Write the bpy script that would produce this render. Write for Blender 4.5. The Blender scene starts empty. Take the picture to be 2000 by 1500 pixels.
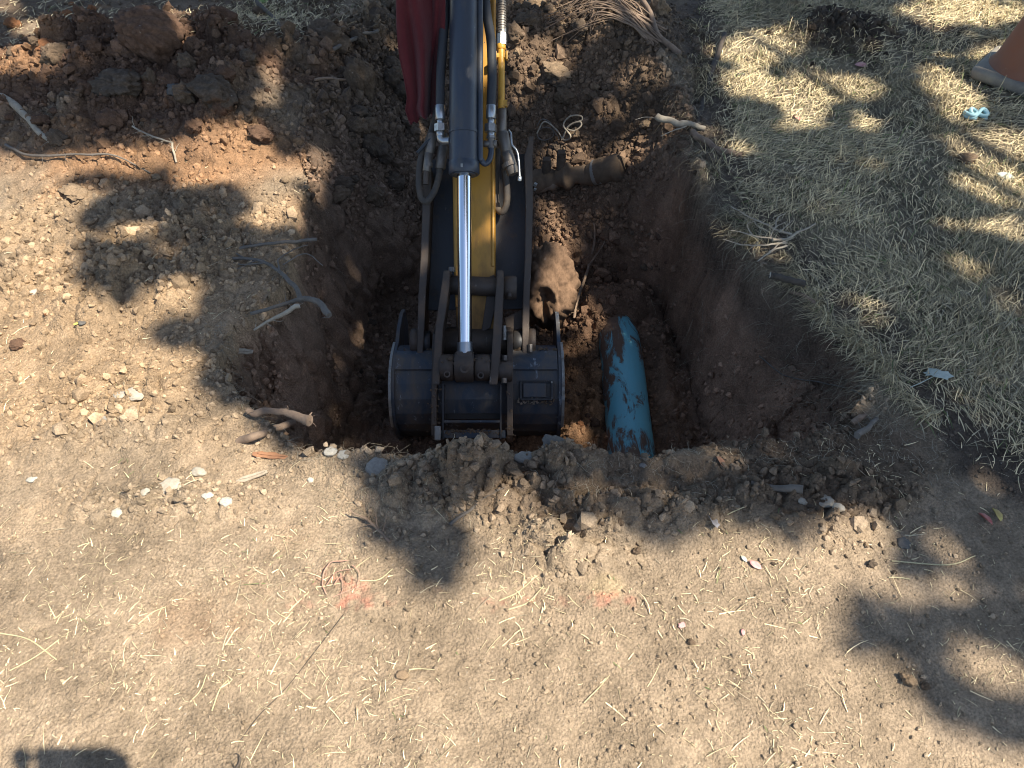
import bpy, bmesh, math, random
import numpy as np
from mathutils import Vector, Matrix, Quaternion, Euler

random.seed(7); RNG = np.random.default_rng(7)
S = bpy.context.scene
COL = S.collection

# ------------------------------------------------------------------ camera
PITCH = math.radians(48.0); F = 1511.0; CAMH = 1.65
CP, SP = math.cos(PITCH), math.sin(PITCH)
cam = bpy.data.cameras.new('camera'); camo = bpy.data.objects.new('camera', cam); COL.objects.link(camo)
camo.location = (0, 0, CAMH); camo.rotation_euler = (math.pi/2 - PITCH, 0, 0)
cam.sensor_width = 36.0; cam.lens = 36.0*F/2000.0; cam.clip_start = 0.02; cam.clip_end = 600
S.camera = camo

def ray(px, py):
    u = (np.asarray(px, float)-1000)/F; v = (np.asarray(py, float)-750)/F
    return np.stack([u, CP - v*SP, -SP - v*CP], -1)
def on_plane(px, py, z=0.0):
    d = ray(px, py); t = (z-CAMH)/d[..., 2]
    return d*t[..., None] + np.array([0, 0, CAMH])
def to_px(x, y, z):
    dz = CAMH - z; d = y*CP + dz*SP
    up = y*SP - dz*CP
    d = np.maximum(d, 1e-3)
    return 1000 + F*x/d, 750 - F*up/d, d

# ------------------------------------------------------------------ light
g = on_plane(85, 1475)                       # where the photographer's phone drops its shadow
L = np.array([g[0], g[1], -CAMH]); L /= np.linalg.norm(L)
SUN = -L
elev = math.asin(SUN[2]); azim = math.atan2(SUN[0], SUN[1])
w = bpy.data.worlds.new('World'); S.world = w; w.use_nodes = True
nt = w.node_tree; nt.nodes.clear()
sky = nt.nodes.new('ShaderNodeTexSky'); sky.sky_type = 'NISHITA'; sky.sun_disc = False
sky.sun_elevation = elev; sky.sun_rotation = azim % (2*math.pi)
sky.air_density = 1.0; sky.dust_density = 0.6; sky.ozone_density = 1.0
bg = nt.nodes.new('ShaderNodeBackground'); bg.inputs['Strength'].default_value = 0.105
out = nt.nodes.new('ShaderNodeOutputWorld')
nt.links.new(sky.outputs[0], bg.inputs[0]); nt.links.new(bg.outputs[0], out.inputs[0])
sl = bpy.data.lights.new('sun', 'SUN'); sl.energy = 5.0; sl.angle = math.radians(0.55); sl.color = (1.0, 0.93, 0.80)
so = bpy.data.objects.new('sun', sl); COL.objects.link(so)
so.rotation_euler = Vector(L).to_track_quat('-Z', 'Y').to_euler(); so.location = (5, -4, 9)
S.view_settings.view_transform = 'Standard'; S.view_settings.look = 'None'
S.view_settings.exposure = 1.08; S.view_settings.gamma = 1.0
S.view_settings.use_curve_mapping = False
S.cycles.filter_width = 1.05; S.cycles.max_bounces = 6; S.cycles.diffuse_bounces = 3

# ------------------------------------------------------------------ noise
def _h(ix, iy, seed):
    n = (ix.astype(np.int64)*374761393 + iy.astype(np.int64)*668265263 + seed*2147483647) & 0xffffffff
    n = ((n ^ (n >> 13))*1274126177) & 0xffffffff
    n = ((n ^ (n >> 16))*2246822519) & 0xffffffff
    return ((n ^ (n >> 15)) & 0xffffff)/float(0xffffff)
def vnoise(x, y, s, seed=0):
    x = np.asarray(x, float)/s; y = np.asarray(y, float)/s
    ix = np.floor(x); iy = np.floor(y); fx = x-ix; fy = y-iy
    ix = ix.astype(np.int64); iy = iy.astype(np.int64)
    fx = fx*fx*(3-2*fx); fy = fy*fy*(3-2*fy)
    a = _h(ix, iy, seed); b = _h(ix+1, iy, seed); c = _h(ix, iy+1, seed); d = _h(ix+1, iy+1, seed)
    return (a*(1-fx)+b*fx)*(1-fy) + (c*(1-fx)+d*fx)*fy - 0.5
def fbm(x, y, s, o=4, seed=0):
    r = 0; a = 1.0
    for i in range(o):
        r = r + a*vnoise(x, y, s, seed+i*17); a *= .5; s *= .5
    return r
def worley(x, y, s, seed=0, jit=.98, tilt=False):
    x = np.asarray(x, float)/s; y = np.asarray(y, float)/s
    ix = np.floor(x).astype(np.int64); iy = np.floor(y).astype(np.int64)
    f1 = np.full(x.shape, 9.0); f2 = np.full(x.shape, 9.0); rid = np.zeros(x.shape); tl = np.zeros(x.shape)
    for dx in (-1, 0, 1):
        for dy in (-1, 0, 1):
            jx = ix+dx; jy = iy+dy
            px = jx+.5+jit*(_h(jx, jy, seed)-.5); py = jy+.5+jit*(_h(jx, jy, seed+91)-.5)
            d = np.hypot(px-x, py-y); r = _h(jx, jy, seed+7)
            m = d < f1
            f2 = np.where(m, f1, np.minimum(f2, d)); rid = np.where(m, r, rid); f1 = np.where(m, d, f1)
            if tilt: tl = np.where(m, (x-px)*(_h(jx, jy, seed+13)-.5)+(y-py)*(_h(jx, jy, seed+29)-.5), tl)
    return (f1, f2, rid, tl) if tilt else (f1, f2, rid)
def sstep(a, b, t):
    t = np.clip((t-a)/(b-a), 0, 1); return t*t*(3-2*t)

def poly_dist(x, y, P):
    """unsigned distance to the polygon outline, and inside mask"""
    d = np.full(x.shape, 1e9); ins = np.zeros(x.shape, bool); n = len(P)
    for i in range(n):
        ax, ay = P[i]; bx, by = P[(i+1) % n]
        ex, ey = bx-ax, by-ay
        t = np.clip(((x-ax)*ex+(y-ay)*ey)/(ex*ex+ey*ey+1e-12), 0, 1)
        d = np.minimum(d, (x-ax-t*ex)**2+(y-ay-t*ey)**2)
        c = ((ay > y) != (by > y)) & (x < (bx-ax)*(y-ay)/((by-ay) if by != ay else 1e-12)+ax)
        ins ^= c
    return np.sqrt(d), ins

# ------------------------------------------------------------------ terrain shape
RIM_PX = [(1340,888),(1440,868),(1560,852),(1680,822),(1735,760),(1700,680),(1625,612),(1545,560),(1475,505),(1425,440),
 (1385,385),(1358,325),(1348,255),(1340,190),(1300,130),(1220,80),(1080,50),(900,40),(770,70),(690,110),(630,180),(600,250),(585,330),
 (590,400),(578,470),(560,540),(520,600),(455,650),(430,715),(470,780),(520,815),(565,868),(600,890),(700,887),(800,896),(880,900),(960,893),(1040,897),(1130,893),(1200,897),(1265,905)]
FLOOR_PX = [(668,1010),(672,860),(684,760),(712,660),(765,590),(850,560),(960,555),(1080,555),(1180,575),(1285,625),(1335,740),(1348,860),(1345,1010)]
DEPTH = 0.74
RIM = on_plane(*np.array(RIM_PX, float).T)[:, :2]
FLO = on_plane(*np.array(FLOOR_PX, float).T, -DEPTH)[:, :2]
def wblob(px, py, rx, ry, z=0.0):
    """ellipse given where it lies in the photograph -> centre and radii on the ground"""
    c = on_plane(px, py, z); _, _, d = to_px(c[0], c[1], z)
    a = on_plane(px, py-ry, z)[1]; b = on_plane(px, py+ry, z)[1]
    return c[0], (a+b)/2, rx/F*d, (a-b)/2
def gauss(x, y, B):
    cx, cy, rx, ry = B
    return np.exp(-((x-cx)/rx)**2-((y-cy)/ry)**2)
MOUNDS = [(wblob(300,190,260,120),.19),(wblob(420,150,70,30),.05),(wblob(150,170,80,30),.05),(wblob(520,180,50,30),.06),(wblob(60,230,150,60),.05),(wblob(470,250,110,60),.10),(wblob(300,330,330,50),.05),
 (wblob(1180,90,150,70),.12),(wblob(650,110,90,60),.06),(wblob(900,920,110,26),.045),(wblob(1110,900,70,20),.05),
 (wblob(940,890,60,14),.035),(wblob(1380,905,110,28),.04),(wblob(640,900,60,25),.025),(wblob(300,560,120,50),.035),(wblob(200,420,120,40),.03),
 (wblob(1210,600,80,24,-.66),.36),(wblob(1150,660,30,60,-.66),.08),(wblob(1295,720,30,90,-.66),.12),(wblob(1300,830,60,60,-.66),.07),(wblob(1110,800,60,80,-.66),.05),
 (wblob(1620,70,60,26),.05),(wblob(1700,80,40,20),.03),(wblob(1600,90,60,20),.03),(wblob(1260,1010,160,30),.02)]
ROUGH = [(wblob(300,200,420,130),1.45),(wblob(300,300,420,120),.9),(wblob(250,520,400,190),1.0),(wblob(250,800,400,160),.8),(wblob(950,950,290,85),1.1),
 (wblob(1200,1010,260,60),.9),(wblob(1560,960,280,75),.9),(wblob(1120,1060,150,70),1.0),(wblob(850,150,500,170),1.4),(wblob(1150,280,260,170),1.35),
 (wblob(1640,1030,130,60),1.0),(wblob(1640,75,125,50),1.1),(wblob(1600,760,200,120),.35),(wblob(800,1060,180,50),.35),(wblob(330,980,260,60),.75),(wblob(1850,1180,150,60),.25)]
def hole(x, y):
    wx = x+.06*fbm(x, y, .28, 2, 5)+.014*vnoise(x, y, .07, 8); wy = y+.05*fbm(x, y, .28, 2, 6)+.014*vnoise(x, y, .07, 9)
    dr, ir = poly_dist(wx, wy, RIM); df, jf = poly_dist(wx, wy, FLO)
    df = np.where(jf, 0, df)
    t = np.where(ir, dr/(dr+df+1e-6), 0)
    return t, dr, ir
def h_base(x, y):
    x = np.asarray(x, float); y = np.asarray(y, float)
    z = .03*fbm(x, y, 1.3, 3, 1)+.012*fbm(x, y, .35, 3, 2)
    for B, a in MOUNDS: z = z + a*gauss(x, y, B)
    t, dr, ir = hole(x, y)
    # far side is a ramp, the rest of the walls is steep
    g_ = np.where(t < .12, t*2.2, .264+(t-.12)*.836)**.92
    fr = sstep(2.2, 2.75, y); g_ = g_*(1-fr)+fr*(.75*t**1.15+.25*t*t)
    g_ = np.maximum(g_+.10*sstep(.03, .3, t)*(1-sstep(.75, 1, t))*fbm(x, y, .26, 3, 12)+.07*sstep(.02, .2, t)*(1-sstep(.85, 1, t))*(worley(x, y, .17, 14)[2]-.5), 0)
    # soft roll-off of the lip outside the rim
    lip = np.where(ir, 0, np.exp(-dr/.05))*.018
    return z*(1-.5*sstep(0, 1, t)) - DEPTH*g_ - lip
def rough_at(x, y):
    r = np.full(np.shape(x), .10)
    for B, a in ROUGH: r = np.maximum(r, a*gauss(x, y, B))
    return r
def hit(px, py):
    """the point of the ground seen at (px, py)"""
    d = ray(px, py); ts = np.linspace(.9, 9, 2400)
    P = d[None, :]*ts[:, None]+np.array([0, 0, CAMH])
    hz = h_base(P[:, 0], P[:, 1]); k = np.argmax(P[:, 2] < hz)
    x, y = P[k, 0], P[k, 1]
    return Vector((x, y, float(hz[k])))

def h_full(x, y, micro=True):
    z = h_base(x, y); t, dr, ir = hole(x, y)
    R = rough_at(x, y)
    rwm = sstep(.3, .6, x)*sstep(1.3, 1.6, y)*(1-sstep(2.3, 2.7, y))
    R = np.maximum(R, (1.05-.15*rwm)*sstep(-.04, .1, t)); R = np.maximum(R, .7*np.exp(-dr/.07)*(y < 1.5))
    R = R*(.75+.7*np.clip(fbm(x, y, .18, 2, 36)+.3, 0, 1))
    wx = x+.02*vnoise(x, y, .06, 31)+.006*vnoise(x, y, .02, 32); wy = y+.02*vnoise(x, y, .06, 33)+.006*vnoise(x, y, .02, 34)
    out = z
    slope = np.clip(1-.5*sstep(.05, .3, t)*(1-sstep(.9, 1, t)), .3, 1)
    for s, a, sd, lo in ((.15, .050, 40, .40), (.075, .030, 50, .22), (.040, .020, 60, .08), (.021, .012, 70, .0)):
        f1, f2, rid, tl = worley(wx, wy, s, sd, tilt=True)
        edge = np.clip((f2-f1)/.30, 0, 1)**.55
        dome = (.22+.78*rid**1.3)*edge*(.72+.28*np.sqrt(np.clip(1-(f1/.8)**2, 0, 1)))+1.3*tl*edge*rid
        out = out + a*slope*dome*np.clip((R-lo)/(1-lo), 0, 1.5)*(.55+.9*sstep(-.15, .25, fbm(x, y, .3, 2, sd+3)))
    out = out + .004*fbm(x, y, .05, 3, 80)*(.4+R)
    # vertical scrapes of the bucket teeth down the walls
    wallm = sstep(.03, .2, t)*(1-sstep(.8, 1, t))
    rw = sstep(.3, .6, x)*sstep(1.4, 1.7, y)*(1-sstep(2.3, 2.7, y))
    out = out + wallm*rw*(.020*vnoise(x, y*2.0, .14, 90)+.010*np.abs(vnoise(x, y*2.5, .09, 91)))
    return out

# ------------------------------------------------------------------ helpers: meshes, tags, materials
def link_obj(name, me, parent=None, mat=None, smooth=False):
    o = bpy.data.objects.new(name, me); COL.objects.link(o)
    if parent is not None: o.parent = parent
    if mat is not None and not me.materials:
        for m_ in (mat if isinstance(mat, (list, tuple)) else [mat]): me.materials.append(m_)
    if smooth: me.polygons.foreach_set('use_smooth', [True]*len(me.polygons))
    return o
def tag(o, label=None, cat=None, group=None, kind=None):
    if label: o['label'] = label
    if cat: o['category'] = cat
    if group: o['group'] = group
    if kind: o['kind'] = kind
    return o
def thing(name, label, cat, loc=(0, 0, 0), rot=(0, 0, 0), group=None):
    o = bpy.data.objects.new(name, None); COL.objects.link(o); o.location = loc; o.rotation_euler = rot
    o.empty_display_size = .05
    return tag(o, label, cat, group)
class MB:
    """collects shapes into one mesh"""
    def __init__(s): s.v = []; s.f = []; s.sm = []
    def add(s, v, f, smooth=True):
        b = len(s.v); s.v += [tuple(map(float, p)) for p in v]; s.f += [tuple(i+b for i in q) for q in f]; s.sm += [smooth]*len(f); return s
    def box(s, c, d, rot=None, bev=0.0):
        bm = bmesh.new(); bmesh.ops.create_cube(bm, size=1)
        for v in bm.verts: v.co = Vector((v.co.x*d[0], v.co.y*d[1], v.co.z*d[2]))
        if bev: bmesh.ops.bevel(bm, geom=list(bm.edges), offset=bev, segments=2, affect='EDGES', profile=.6)
        M = (rot.to_matrix() if rot else Matrix.Identity(3))
        s.add([M @ v.co+Vector(c) for v in bm.verts], [[v.index for v in f.verts] for f in (bm.verts.index_update() or bm.faces)], False); bm.free(); return s
    def tube(s, pts, rad, n=12, cap=True, flat=False):
        pts = [Vector(p) for p in pts]; m = len(pts)
        if not hasattr(rad, '__len__'): rad = [rad]*m
        T = [(pts[min(i+1, m-1)]-pts[max(i-1, 0)]).normalized() for i in range(m)]
        u = T[0].orthogonal().normalized(); V = []
        for i in range(m):
            if i: u = (T[i-1].rotation_difference(T[i]) @ u)
            u = (u-T[i]*u.dot(T[i])).normalized(); w_ = T[i].cross(u)
            for k in range(n):
                a = 2*math.pi*k/n; V.append(pts[i]+(u*math.cos(a)+w_*math.sin(a))*rad[i])
        Fc = [(i*n+k, i*n+(k+1) % n, (i+1)*n+(k+1) % n, (i+1)*n+k) for i in range(m-1) for k in range(n)]
        s.add(V, Fc, not flat)
        if cap: s.add([V[k] for k in range(n)][::-1], [tuple(range(n))], False); s.add([V[(m-1)*n+k] for k in range(n)], [tuple(range(n))], False)
        return s
    def cyl(s, a, b, r, n=24, r2=None, bev=.0):
        a = Vector(a); b = Vector(b); d = (b-a).normalized(); r2 = r if r2 is None else r2
        if bev: return s.tube([a, a+d*.0002, a+d*bev, b-d*bev, b-d*.0002, b], [max(r-bev, .0005), r-bev, r, r2, r2-bev, max(r2-bev, .0005)], n)
        return s.tube([a, b], [r, r2], n)
    def ring(s, a, b, r, ri, n=24):
        """a hollow round sleeve"""
        a = Vector(a); b = Vector(b); d = (b-a).normalized(); u = d.orthogonal().normalized(); w_ = d.cross(u)
        V = []
        for c, q in ((a, ri), (a, r), (b, r), (b, ri)):
            for k in range(n):
                t = 2*math.pi*k/n; V.append(c+(u*math.cos(t)+w_*math.sin(t))*q)
        Fc = [(i*n+k, i*n+(k+1) % n, ((i+1) % 4)*n+(k+1) % n, ((i+1) % 4)*n+k) for i in range(4) for k in range(n)]
        return s.add(V, Fc, False)
    def hexa(s, a, b, r): return s.tube([a, b], r, 6, True, True)
    def prism(s, poly, axis, lo, hi, bev=0.0):
        """a flat outline (two coords) thickened along axis; axis 0: poly=(y,z), axis 2: poly=(x,y)"""
        bm = bmesh.new()
        def P(p, t): return (t, p[0], p[1]) if axis == 0 else ((p[0], t, p[1]) if axis == 1 else (p[0], p[1], t))
        A = [bm.verts.new(P(p, lo)) for p in poly]; B = [bm.verts.new(P(p, hi)) for p in poly]
        bm.faces.new(A); bm.faces.new(B[::-1]); n = len(poly)
        for i in range(n): bm.faces.new((A[i], B[i], B[(i+1) % n], A[(i+1) % n]))
        bmesh.ops.recalc_face_normals(bm, faces=bm.faces)
        if bev: bmesh.ops.bevel(bm, geom=list(bm.edges), offset=bev, segments=2, affect='EDGES', profile=.6)
        bmesh.ops.triangulate(bm, faces=[f for f in bm.faces if len(f.verts) > 4])
        bm.verts.index_update()
        s.add([v.co[:] for v in bm.verts], [[v.index for v in f.verts] for f in bm.faces], False); bm.free(); return s
    def build(s, name, mat, parent=None):
        me = bpy.data.meshes.new(name); me.from_pydata(s.v, [], s.f); me.validate(); me.update()
        if len(me.polygons) == len(s.sm): me.polygons.foreach_set('use_smooth', s.sm)
        return link_obj(name, me, parent, mat)
def np_mesh(name, V, Fc, mat, parent=None, smooth=False, col=None, uv=None):
    me = bpy.data.meshes.new(name); V = np.asarray(V, np.float32); Fc = np.asarray(Fc, np.int32)
    n, k = Fc.shape
    me.vertices.add(len(V)); me.vertices.foreach_set('co', V.ravel())
    me.loops.add(n*k); me.loops.foreach_set('vertex_index', Fc.ravel())
    me.polygons.add(n); me.polygons.foreach_set('loop_start', np.arange(0, n*k, k, dtype=np.int32))
    me.polygons.foreach_set('use_smooth', np.full(n, smooth))
    me.update(calc_edges=True)
    if col is not None:
        a = me.color_attributes.new('tint', 'FLOAT_COLOR', 'POINT')
        c = np.ones((len(V), 4), np.float32); c[:, :3] = col; a.data.foreach_set('color', c.ravel())
    return link_obj(name, me, parent, mat)

class NT:
    def __init__(s, name):
        s.m = bpy.data.materials.new(name); s.m.use_nodes = True; s.t = s.m.node_tree; s.b = s.t.nodes['Principled BSDF']
        s.o = s.t.nodes['Material Output']; s.tc = s.t.nodes.new('ShaderNodeTexCoord')
    def n(s, t, **k):
        q = s.t.nodes.new(t)
        for a, b in k.items(): setattr(q, a, b)
        return q
    def l(s, a, b): s.t.links.new(a, b)
    def vec(s, scale=(1, 1, 1), src='Object'):
        m = s.n('ShaderNodeMapping'); s.l(s.tc.outputs[src], m.inputs[0]); m.inputs['Scale'].default_value = scale; return m.outputs[0]
    def noise(s, sc, det=4, rough=.6, v=None, dist=0):
        q = s.n('ShaderNodeTexNoise'); q.inputs['Scale'].default_value = sc; q.inputs['Detail'].default_value = det; q.inputs['Roughness'].default_value = rough
        q.inputs['Distortion'].default_value = dist
        s.l(v if v else s.tc.outputs['Object'], q.inputs['Vector']); return q.outputs['Fac']
    def vor(s, sc, feat='F1', v=None, rand=1.0):
        q = s.n('ShaderNodeTexVoronoi'); q.feature = feat; q.inputs['Scale'].default_value = sc; q.inputs['Randomness'].default_value = rand
        s.l(v if v else s.tc.outputs['Object'], q.inputs['Vector']); return q
    def ramp(s, f, stops):
        q = s.n('ShaderNodeValToRGB'); s.l(f, q.inputs[0]); e = q.color_ramp.elements
        while len(e) < len(stops): e.new(.5)
        for i, (p, c) in enumerate(stops):
            e[i].position = p; e[i].color = (c if hasattr(c, '__len__') else (c, c, c)) + (() if hasattr(c, '__len__') and len(c) == 4 else (1,)) if hasattr(c, '__len__') else (c, c, c, 1)
        return q.outputs[0]
    def mix(s, f, a, b, mode='MIX'):
        q = s.n('ShaderNodeMix'); q.data_type = 'RGBA'; q.blend_type = mode
        for i, x in ((0, f), (6, a), (7, b)):
            if hasattr(x, 'is_linked') or isinstance(x, bpy.types.NodeSocket): s.l(x, q.inputs[i])
            elif i == 0: q.inputs[0].default_value = x
            else: q.inputs[i].default_value = tuple(x)+(1,) if len(x) == 3 else x
        return q.outputs[2]
    def math(s, op, a, b=0.0):
        q = s.n('ShaderNodeMath'); q.operation = op
        for i, x in enumerate((a, b)):
            if isinstance(x, bpy.types.NodeSocket): s.l(x, q.inputs[i])
            else: q.inputs[i].default_value = x
        return q.outputs[0]
    def bump(s, h, strength=.5, dist=.005, prev=None):
        q = s.n('ShaderNodeBump'); q.inputs['Strength'].default_value = strength; q.inputs['Distance'].default_value = dist
        s.l(h, q.inputs['Height'])
        if prev: s.l(prev, q.inputs['Normal'])
        return q.outputs[0]
    def fin(s, col=None, rough=None, metal=None, nrm=None, spec=None):
        for k, x in (('Base Color', col), ('Roughness', rough), ('Metallic', metal), ('Normal', nrm), ('Specular IOR Level', spec)):
            if x is None: continue
            if isinstance(x, bpy.types.NodeSocket): s.l(x, s.b.inputs[k])
            elif k == 'Base Color': s.b.inputs[k].default_value = tuple(x)+(1,)
            else: s.b.inputs[k].default_value = x
        return s.m

def soil_material(name, src, instancer=False, base=None, scale=1.0, bd=None):
    n = NT(name)
    if src == 'attr':
        a = n.n('ShaderNodeAttribute'); a.attribute_name = 'tint'
        if instancer: a.attribute_type = 'INSTANCER'
        c = a.outputs['Color']
    else: c = n.mix(n.noise(9*scale, 3), base, tuple(x*.72 for x in base))
    k = scale
    big = n.noise(22*k, 5, .62); fine = n.noise(160*k, 4, .7)
    c = n.mix(1.0, c, n.ramp(big, [(.3, .78), (.7, 1.22)]), 'MULTIPLY')
    c = n.mix(1.0, c, n.ramp(fine, [(.3, .62), (.7, 1.36)]), 'MULTIPLY')
    v1 = n.vor(150*k); v2 = n.vor(330*k)
    # odd pale grains
    c = n.mix(n.ramp(v2.outputs['Color'], [(.93, 0.0), (.97, .55)]), c, (.42, .37, .30))
    h = n.math('ADD', n.math('MULTIPLY', v1.outputs['Distance'], -1.0), n.math('MULTIPLY', v2.outputs['Distance'], -.5))
    bd = bd or 1.0
    nb = n.bump(n.math('MULTIPLY', h, n.ramp(n.noise(7*k, 4, .6), [(.35, .25), (.65, 1.0)])), .8, .006*bd)
    nb = n.bump(fine, .7, .004*bd, nb)
    nb = n.bump(n.noise(60*k, 5, .75), .4, .006*bd, nb)
    return n.fin(c, .96, 0.0, nb, .15)

# ------------------------------------------------------------------ the ground
def axis_coords(segs):
    r = [segs[0][0]]
    for (a, b, s0, s1) in segs:
        x = a
        while x < b-1e-9:
            t = (x-a)/(b-a); x += s0+(s1-s0)*t
            r.append(min(x, b))
    return np.unique(np.round(np.array(r), 5))
half = [(0, 1.25, .0052, .0052), (1.25, 2.95, .0052, .012), (2.95, 6, .03, .4), (6, 80, .4, 12)]
xp = axis_coords(half); XS = np.concatenate([-xp[::-1], xp[1:]])
YS = np.concatenate([-axis_coords([(0, 3, .15, .6), (3, 60, .6, 12)])[::-1], axis_coords([(0, .36, .06, .01), (.36, 1.9, .0046, .0052), (1.9, 4.7, .0052, .014), (4.7, 8, .03, .5), (8, 120, .5, 15)])[1:]])
GX, GY = np.meshgrid(XS, YS)
T, DR, IR = hole(GX, GY)
GZ = h_full(GX, GY)
HB = h_base(GX, GY); gyy, gxx = np.gradient(HB); gxx = gxx/np.gradient(GX, axis=1); gyy = gyy/np.gradient(GY, axis=0)
gm_ = np.hypot(gxx, gyy); STEEP = sstep(.9, 2.6, gm_)*IR
GZ = GZ*(1-.55*STEEP)+HB*.55*STEEP
uu = GX*.8+GY*1.0; f1, f2, rid, tl = worley(uu+.03*vnoise(uu, GZ, .05, 3), GZ*1.0, .085, 777, tilt=True)
push = .055*fbm(uu, GZ, .22, 4, 700)+(.028*rid+.03*tl)*np.clip((f2-f1)/.3, 0, 1)
push = push*STEEP*sstep(.0, .06, T)*(1-.55*sstep(.3, .6, GX))
VX = GX-gxx/np.maximum(gm_, .1)*push; VY = GY-gyy/np.maximum(gm_, .1)*push

def srgb(r, g_, b): return np.array([(c/255.0)**2.2 for c in (r, g_, b)])
C_DUST = np.array([.262, .197, .133]); C_TAN = np.array([.295, .206, .126]); C_ORANGE = np.array([.275, .155, .082])
C_RED = np.array([.118, .070, .045]); C_DARK = np.array([.082, .062, .046]); C_GREY = np.array([.118, .083, .055]); C_WALL = np.array([.255, .155, .098])
C_PAINT = np.array([.55, .07, .05])
def paintover(col, m, c):
    m = np.clip(m, 0, 1)[..., None]; return col*(1-m)+c*m
def ground_colour(x, y, t, dr, ir, z):
    c = np.zeros(x.shape+(3,))+C_DUST
    n1 = fbm(x, y, .25, 4, 101); n2 = fbm(x, y, .07, 3, 102)
    def B(px, py, rx, ry): return gauss(x, y, wblob(px, py, rx, ry))
    def M(v, k=.5, s=.25): return sstep(k-s, k+s, v+.5*n1)
    c = paintover(c, M(B(250, 640, 520, 330)), C_TAN)
    c = paintover(c, M(B(350, 330, 360, 75), .45)*.9, C_ORANGE)
    c = paintover(c, M(B(300, 170, 460, 150), .42), C_RED)
    c = paintover(c, M(B(60, 180, 120, 60), .5)*.7, C_ORANGE)
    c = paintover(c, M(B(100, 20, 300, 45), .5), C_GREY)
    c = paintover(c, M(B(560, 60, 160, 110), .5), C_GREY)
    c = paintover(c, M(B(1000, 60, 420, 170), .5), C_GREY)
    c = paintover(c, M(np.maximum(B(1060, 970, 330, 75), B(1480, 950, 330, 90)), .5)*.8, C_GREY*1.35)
    c = paintover(c, M(B(1620, 880, 330, 110), .5)*.9, C_GREY)
    # dark topsoil under the turf
    gd, gi = poly_dist(x, y, GRASS)
    gm = np.where(gi, 1.0, np.exp(-gd/.10))
    c = paintover(c, sstep(.35, .8, gm+.4*n1), C_DARK*1.25)
    c = paintover(c, gi*sstep(.06, .22, gd+.05*n1)*(.55+.4*sstep(-.2, .2, n1)), np.array([.25, .205, .135]))
    c = paintover(c, sstep(.3, .7, np.maximum(B(1640, 75, 125, 55), B(1830, 65, 80, 18))+.4*n2), C_DARK*.9)
    inner = sstep(.02, .10, t+.04*n1)
    wall = C_WALL*(1+.5*n1[..., None])
    c = paintover(c, inner, wall)
    band = inner*(1-sstep(.10, .34, t+.15*n1))                     # dark organic band at the top of the cut
    right = sstep(-.1, .5, x)
    c = paintover(c, band*right*.7, C_DARK*1.15)
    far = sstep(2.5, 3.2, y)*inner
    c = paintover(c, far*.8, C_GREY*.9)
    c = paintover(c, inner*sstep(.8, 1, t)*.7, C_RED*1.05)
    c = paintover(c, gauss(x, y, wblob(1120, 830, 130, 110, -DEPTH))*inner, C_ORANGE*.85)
    c = paintover(c, (x < -.2)*inner*.5, C_DARK*1.6)  # shade on the left side of the hole, put into the soil colour
    # marking paint sprayed on the soil
    sp = np.maximum.reduce([.62*B(660, 1145, 70, 42), .60*B(680, 1180, 130, 24), .58*B(960, 1180, 130, 18), .55*B(1020, 1175, 60, 14), .6*B(1180, 1172, 110, 22), .4*B(860, 1150, 60, 22)])
    n3 = vnoise(x, y, .011, 105)+.6*vnoise(x, y, .03, 106)
    c = paintover(c, np.clip(sstep(.3, 1.1, sp*(1+1.6*n2+.4*n1+1.5*n3))*.28, 0, 1), C_PAINT)
    # yellow lime patch and faint green
    c = paintover(c, sstep(.4, .9, B(1190, 1140, 60, 34)*(1+n2))*.15, np.array([.42, .33, .14]))
    c = c*(1+.30*n1[..., None]+.25*n2[..., None])
    return np.clip(c, .01, .8)
GRASS_PX = [(1345,-60),(1362,60),(1370,140),(1385,230),(1388,310),(1412,385),(1462,452),(1532,508),(1612,590),(1692,655),(1764,742),(1838,815),(1900,905),(2010,960),(2300,1000),(2900,900),(2900,-120),(1600,-200)]
GRASS = on_plane(*np.array(GRASS_PX, float).T)[:, :2]
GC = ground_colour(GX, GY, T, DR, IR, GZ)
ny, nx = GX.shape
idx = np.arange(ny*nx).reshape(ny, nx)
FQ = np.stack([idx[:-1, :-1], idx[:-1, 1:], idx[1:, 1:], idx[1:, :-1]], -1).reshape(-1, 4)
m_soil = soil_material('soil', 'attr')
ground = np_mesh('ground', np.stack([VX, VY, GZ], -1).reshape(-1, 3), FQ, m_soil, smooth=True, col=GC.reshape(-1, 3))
tag(ground, kind='structure')
print('ground verts', len(ground.data.vertices))
def zat(x, y): return h_full(np.asarray(x, float), np.asarray(y, float))
def put(px, py, lift=0.0):
    p = hit(px, py); return Vector((p.x, p.y, float(zat(np.array([p.x]), np.array([p.y]))[0])+lift))

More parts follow.
